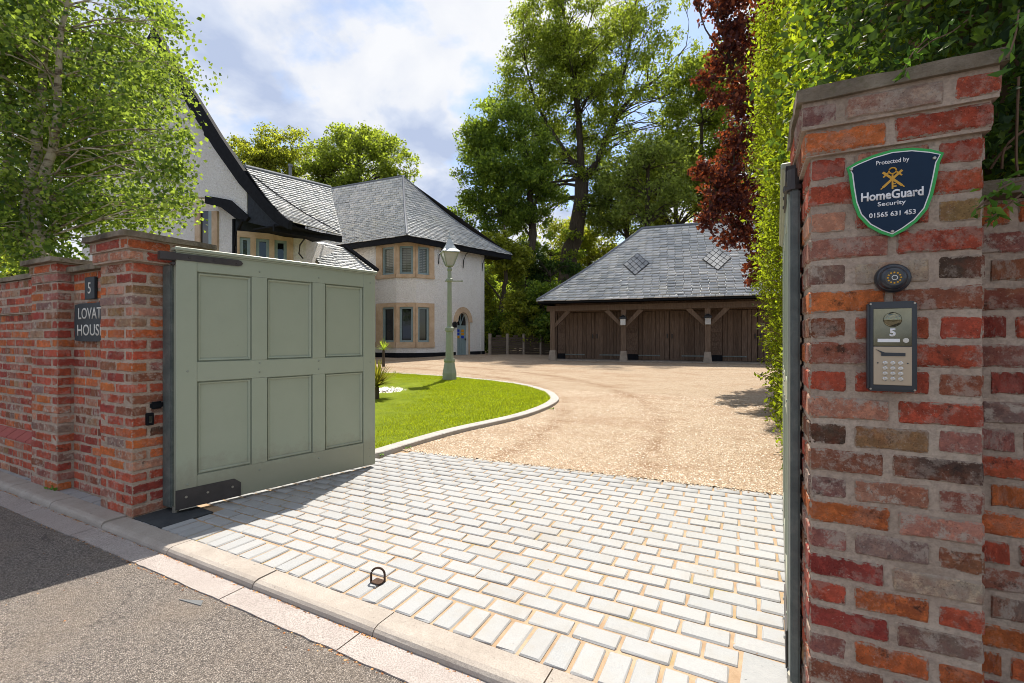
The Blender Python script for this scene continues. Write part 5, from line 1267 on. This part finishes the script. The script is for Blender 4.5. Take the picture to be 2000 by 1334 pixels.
# oaks beyond the house
for (px, py, Y, rx, rz, n_, nl, lab, lf) in ((520, 335, 36, 2.9, 3.4, 40, 15000, 'yellow green oak top showing above the gabled wing roof', 'oak'), (700, 335, 34, 4.0, 3.2, 60, 22000, 'broad rounded green tree behind the slate tower roof', 'tall')):
    b0 = B(px, Y, .4); top_ = P(px, py-40, Y)
    cl = ell_clumps(P(px, py+10, Y), (rx, rx*.8, rz), n_*2, (.5, .85), .5)
    if px > 600: cl += [(P(x, y, Y), r_) for x, y, r_ in ((800, 345, .7), (790, 310, .8), (615, 290, .9), (680, 262, .8), (730, 262, .9), (765, 285, .8))]
    else: cl += [(P(x, y, Y), r_) for x, y, r_ in ((465, 285, .8), (520, 262, .9), (570, 265, .9), (590, 290, .9))]
    tree('oak_tree', lab, 'tree', [([b0, b0.lerp(top_, .5), top_], (.4, .28, .08))], cl, int(nl*1.6), .19, L[lf], M['bark'], None, 0, .3, .34, 9)
# paler trees beyond the garage
for (px, py, Y, rx, rz, n_, lab, lf, nl) in ((1265, 355, 25.2, 2.3, 2.4, 26, 'pale green tree behind the garage ridge, right of the tall trunk', 'pale', 5000), (1320, 370, 31, 3.2, 3.4, 40, 'leafy tree filling the gap above the garage ridge', 'oak', 14000), (1225, 400, 34, 3.5, 2.6, 30, 'light green tree far behind the garage ridge', 'pale', 11000), (1370, 260, 30, 3.6, 6.0, 50, 'mid green tree behind the copper leaved tree', 'tall', 19000),
                                   (1150, 470, 39, 4.2, 2.8, 30, 'low sunlit tree behind the left hip of the garage', 'oak', 12000), (1560, 200, 26, 5, 7, 40, 'large tree mostly hidden behind the hedge', 'tall', 14000),
                                   (25, 535, 30, 3.0, 1.5, 20, 'low green tree beyond the left boundary wall', 'oak', 6000)):
    b0 = B(px, Y, .3); top_ = P(px, py-60, Y)
    tree('background_tree', lab, 'tree', [([b0, b0.lerp(top_, .5), top_], (.26, .18, .06))], ell_clumps(P(px, py, Y), (rx, rx*.8, rz), int(n_*2.2), (.5, .95), .35), int(nl*1.35), .19, L[lf], M['bark'], 'background trees', 0, .3, .34, 9)
# shrubs under the trees
for (px, py, Y, rx, rz, lf, lab) in ((1012, 610, 24.9, 1.1, 1.0, 'oak', 'sunlit shrub behind the fence beside the dark tree trunk'), (970, 640, 26.5, 1.0, .9, 'dark', 'dark shrub behind the fence near the house corner'),
                                   (1062, 600, 24.6, 1.1, 1.5, 'dark', 'tall dark shrub against the left end of the garage'), (1075, 540, 29, 2.0, 1.8, 'holly', 'dark evergreen shrub behind the garage hip'),
                                   (935, 600, 28, 1.5, 2.0, 'oak', 'bright shrub glimpsed past the crooked trunk'), (1010, 540, 29.5, 2.2, 2.2, 'pale', 'bright leafy shrub in the gap under the dark tree'), (1075, 500, 36, 3.2, 2.6, 'dark', 'broad dark thicket far behind the left garage hip'), (985, 500, 37, 3.4, 3.0, 'tall', 'tall green thicket far behind the house corner')):
    b0 = B(px, Y, .3); c = P(px, py, Y)
    tree('shrub', lab, 'shrub', [([b0, b0.lerp(c, .6), c], (.06, .05, .02))], ell_clumps(c, (rx, rx*.8, rz), 26, (.35, .6), .3)+ell_clumps(b0.lerp(c, .5), (rx*.8, rx*.6, rz*.7), 12, (.35, .6), .3), 7000, .17, L[lf], M['bark'], 'shrubs under the trees')
# far wood that closes the view
pts = []
for i in range(150):
    X = RNG.uniform(-42, 40); Y = RNG.uniform(44, 54); q = cw(X, Y, RNG.uniform(.5, 8.5)); pts.append((q, RNG.uniform(1.2, 2.0)))
stuff(new_obj('far_wood', leaf_mesh('far_wood', clump_leaves(pts, 42000, .3, 12), .6), L['dark']))
# copper leaved tree over the garage roof
Y5 = 11.5
st = [([B(1600, Y5+.6, .2), P(1600, 560, Y5+.6), P(1580, 350, Y5+.5), P(1560, 150, Y5+.3), P(1540, -60, Y5)], (.17, .15, .13, .09, .04)),
      ([P(1590, 420, Y5+.5), P(1530, 360, Y5), P(1450, 330, Y5), P(1390, 345, Y5)], (.07, .05, .035, .015)), ([P(1575, 300, Y5+.4), P(1500, 200, Y5), P(1430, 130, Y5)], (.07, .05, .02))]
cl = [(P(px, py, Y5+dy), r_*.78) for px, py, r_, dy in ((1440, -20, .8, 0), (1470, 60, .85, 0), (1425, 110, .62, 0), (1480, 160, .8, 0), (1450, 215, .62, 0), (1475, 270, .8, 0), (1440, 320, .6, 0), (1395, 345, .52, -.3), (1375, 330, .35, -.4), (1405, 400, .6, -.2), (1450, 395, .8, 0), (1385, 430, .4, -.3), (1435, 455, .55, 0), (1480, 450, .8, .2), (1490, 510, .6, .2), (1475, 545, .32, .1), (1510, 370, .9, .3), (1520, 150, 1.0, .4), (1530, 20, 1.0, .4), (1400, 25, .4, 0), (1375, 155, .33, 0), (1400, 190, .38, -.1), (1365, 5, .22, 0), (1420, 60, .5, .2), (1560, 270, 1.0, .5), (1550, 450, .9, .5), (1430, 270, .42, -.2), (1415, 370, .5, .2))]
tree('copper_tree', 'dark red leaved tree hanging over the right end of the garage roof', 'tree', st, cl, 21000, .10, L['copper'], M['bark'], None, .25, .35, .3, 16, .8)

# clipped hedge on the right of the drive
hedge = thing('hedge', 'tall sunlit yellow green hedge along the right side of the drive', 'hedge', (.9, 6, 0))
def hedge_left(n, z): return .30+.06*math.sin(n*2.1+z)+.07*math.sin(z*2.3+n*.7)-.05*max(0, z-1.2)*.6+(.05 if z < .6 else 0)+.09*max(0, 6.2-n)/2
bm = BM(); gridn = 14; gz_ = 10; vs = {}
for i in range(gridn+1):
    for j in range(gz_+1):
        n = 2.9+6.6*i/gridn; z = -.05+5.6*j/gz_; vs[i, j] = (bm.verts.new((hedge_left(n, z)+.28, n, z)), bm.verts.new((2.3, n, z)))
for i in range(gridn):
    for j in range(gz_):
        for s_ in (0, 1): bm.faces.new((vs[i, j][s_], vs[i+1, j][s_], vs[i+1, j+1][s_], vs[i, j+1][s_]))
for i in range(gridn): bm.faces.new((vs[i, gz_][0], vs[i+1, gz_][0], vs[i+1, gz_][1], vs[i, gz_][1]))
for j in range(gz_):
    for i in (0, gridn): bm.faces.new((vs[i, j][0], vs[i, j+1][0], vs[i, j+1][1], vs[i, j][1]))
new_obj('hedge_core', bm, M['twig'], hedge)  # solid lumpy core added inside the leaves to block light
n0 = 1500; cls = []
for _ in range(n0):
    n, z = RNG.uniform(2.75, 9.6), RNG.uniform(.0, 5.7); cls.append((Vector((hedge_left(n, z)+.12+RNG.normal()*.05, n, z)), RNG.uniform(.09, .2)))
for _ in range(500):
    k, z = RNG.uniform(.3, 2.3), RNG.uniform(.2, 5.7); cls.append((Vector((k, 2.8+RNG.normal()*.06, z)), RNG.uniform(.1, .2)))
for _ in range(300):
    k, n = RNG.uniform(.3, 2.3), RNG.uniform(2.8, 9.5); cls.append((Vector((k, n, 5.6+RNG.normal()*.1)), RNG.uniform(.12, .25)))
hc = clump_leaves(cls, 62000, .42, 6, 1.0); hc = hc[~((hc[:, 1] < 6.0) & (hc[:, 0] < 0.27))]
new_obj('foliage', leaf_mesh('foliage', hc, .062, .45, -.25), L['hedge'], hedge)
# long loose shoots on the lit face
bm = BM(); sh = []
for _ in range(150):
    n, z = RNG.uniform(6.4, 9.4), RNG.uniform(.5, 5.0); p0 = Vector((hedge_left(n, z)+.05, n, z)); d = Vector((-RNG.uniform(.10, .30), RNG.normal()*.08, RNG.uniform(.0, .22))); p1 = p0+d
    tube(bm, [p0, p0.lerp(p1, .5)+Vector((0, 0, .02)), p1], [.005, .004, .002], 4, False)
    for t in np.linspace(.15, 1, 9): sh.append(np.array(p0.lerp(p1, t))+RNG.normal(size=3)*.018)
stuff(new_obj('shoots', bm, M['twig'], hedge)); new_obj('shoot_leaves', leaf_mesh('shoot_leaves', np.array(sh), .06, .45, -.2), L['hedge'], hedge)

# evergreen climber over the right pier and wall
clb = thing('climbing_shrub', 'dark evergreen shrub spilling over the top of the entry phone pier', 'shrub', (1.1, 2.3, 0))
cls = [(Vector((RNG.uniform(.2, 2.2), RNG.uniform(2.0, 2.75), 2.0+RNG.random()*1.5)), RNG.uniform(.12, .24)) for _ in range(240)]
cls += [(Vector((RNG.uniform(.62, 1.9), RNG.uniform(1.98, 2.4), RNG.uniform(1.5, 2.3))), RNG.uniform(.1, .2)) for _ in range(90)]
cls += [(Vector((RNG.uniform(.25, 1.6), RNG.uniform(1.70, 2.0), 2.17+abs(RNG.normal())*.18)), RNG.uniform(.05, .10)) for _ in range(46)]
cls = [c for c in cls if not (c[0].x < .62 and c[0].z < 2.13)]
bm = BM()
for _ in range(13):
    p0 = Vector((RNG.uniform(.6, 1.9), RNG.uniform(2.0, 2.3), .1)); p1 = Vector((p0.x+RNG.normal()*.25, p0.y+RNG.normal()*.1, RNG.uniform(2, 3.2)))
    tube(bm, smooth_path([p0, p0.lerp(p1, .4)+Vector(RNG.normal(size=3)*.06), p0.lerp(p1, .75)+Vector(RNG.normal(size=3)*.06), p1], 3), .006, 5, False)
for pts in (((1957, 330, 1.40), (1962, 290, 1.39), (1990, 262, 1.38), (2010, 250, 1.37)), ((1935, 330, 1.43), (1955, 300, 1.41), (1975, 285, 1.40)), ((1990, 345, 1.36), (1985, 300, 1.37), (1990, 150, 1.36))):
    tube(bm, smooth_path([P(*p) for p in pts], 3), .0035, 5, False)
new_obj('stems', bm, M['twig'], clb)
new_obj('foliage', leaf_mesh('foliage', clump_leaves(cls, 24000, .45, 7, 1.0), .038, .52, .15), L['holly'], clb)
# fresh sprigs in front of the brick
def sprig(label, path, n, size):
    root = thing('leafy_sprig', label, 'sprig', P(*path[0]), 0, 'fresh sprigs hanging on the right pier'); bm = BM(); pp = smooth_path([P(*p) for p in path], 4); tube(bm, pp, .0022, 5, False); new_obj('stem', bm, M['twig'], root)
    C = [np.array(pp[min(int(t*len(pp)), len(pp)-1)])+RNG.normal(size=3)*.012 for t in np.linspace(.12, .99, n)]
    new_obj('leaves', leaf_mesh('leaves', np.array(C), size, .42, .1, 1.0), L['sprig'], root)
sprig('green leafy sprig crossing the right edge of the pier beside the shield sign', [(2010, 350, 1.22), (1970, 360, 1.2), (1935, 385, 1.185), (1905, 410, 1.18)], 26, .034)
sprig('lower leafy sprig at the joint of pier and dark wall', [(2005, 372, 1.2), (1975, 395, 1.19), (1950, 415, 1.18), (1925, 432, 1.175)], 18, .032)
sprig('sprig drooping over the pier coping above the shield', [(1830, 60, 1.5), (1790, 95, 1.36), (1770, 125, 1.3), (1762, 150, 1.28)], 18, .03)
sprig('sprig with rounded leaves at the top right corner of the photograph', [(1990, 20, 1.24), (1985, 60, 1.2), (1975, 95, 1.18), (1965, 115, 1.17)], 16, .04)
sprig('sprig lying along the coping of the entry phone pier', [(1900, 30, 1.5), (1860, 62, 1.4), (1820, 80, 1.36), (1790, 105, 1.34)], 18, .032)

# planting by the lawn
cb = G(742, 768)
bed = struct('cobble_bed', BM(), M['earth']); bm = BM()
lathe(bm, [(.62, cb.z+.03), (.60, cb.z+.055), (.4, cb.z+.085)], cb.x, cb.y, 20); bm.to_mesh(bed.data); bm.free()
n0 = 620; a_ = RNG.random(n0)*6.283; r_ = .60*np.sqrt(RNG.random(n0))
scatter_pebbles('white_cobbles', np.column_stack([cb.x+r_*np.cos(a_), cb.y+r_*np.sin(a_), cb.z+.085-.03*(r_/.6)**2]), (.022, .042), M['whitepebble'], .75)
def spiky(label, c, n, ln_, wd, tilt, m, trunk):
    root = thing('cordyline', label, 'plant', c, 0, 'spiky plants by the lawn'); bm = BM(); tube(bm, [c, c+Vector((0, 0, trunk))], [.05, .04], 8); new_obj('stem', bm, M['bark'], root)
    V, F = [], []; t0 = np.array(c)+np.array([0, 0, trunk])
    for i in range(n):
        a_ = RNG.random()*6.283; el = RNG.uniform(*tilt); L_ = ln_*RNG.uniform(.7, 1.1); d = np.array([math.cos(a_), math.sin(a_), 0]); sd = np.array([-d[1], d[0], 0])
        q = [t0+d*L_*math.cos(el)*t+np.array([0, 0, 1])*(L_*math.sin(el)*t-.35*L_*t*t*math.cos(el)) for t in (0, .35, .7, 1)]; k = len(V)
        for p, w_ in zip(q, (.6, 1, .7, .05)): V += [p-sd*wd*w_, p+sd*wd*w_]
        F += [(k, k+1, k+3, k+2), (k+2, k+3, k+5, k+4), (k+4, k+5, k+7, k+6)]
    new_obj('leaves', np_mesh('leaves', V, F), m, root)
spiky('yellow striped spiky plant beside the free end of the green gate', B(736, 8.8, .09), 190, .55, .017, (.35, 1.5), L['cord'], .28)
spiky('small green fan palm in front of the ground floor window', B(749, 15.5, .33), 46, .5, .014, (.3, 1.4), L['dark'], .55)
spiky('yellow grass tuft at the far corner of the lawn', B(775, 13.2, .2), 40, .55, .012, (.1, .6), L['cord'], .02)
tuft = []
for px, py in ((797, 877), (742, 893), (1080, 800)):
    q = G(px, py); tuft += [np.array(q)+RNG.normal(size=3)*np.array([.02, .02, .008])+np.array([0, 0, .02]) for _ in range(10)]
w_ = thing('weed', 'tiny bright weeds growing in the joint beside the lawn edging', 'weed', G(797, 877)); new_obj('leaves', leaf_mesh('leaves', np.array(tuft), .03), L['sprig'], w_)
q = Vector((-5.27, 1.68, .01)); w_ = thing('weed', 'small green weed at the foot of the lower left pier', 'weed', q); new_obj('leaves', leaf_mesh('leaves', np.array(q)+RNG.normal(size=(16, 3))*np.array([.04, .015, .012])+np.array([0, 0, .015]), .035), L['sprig'], w_)
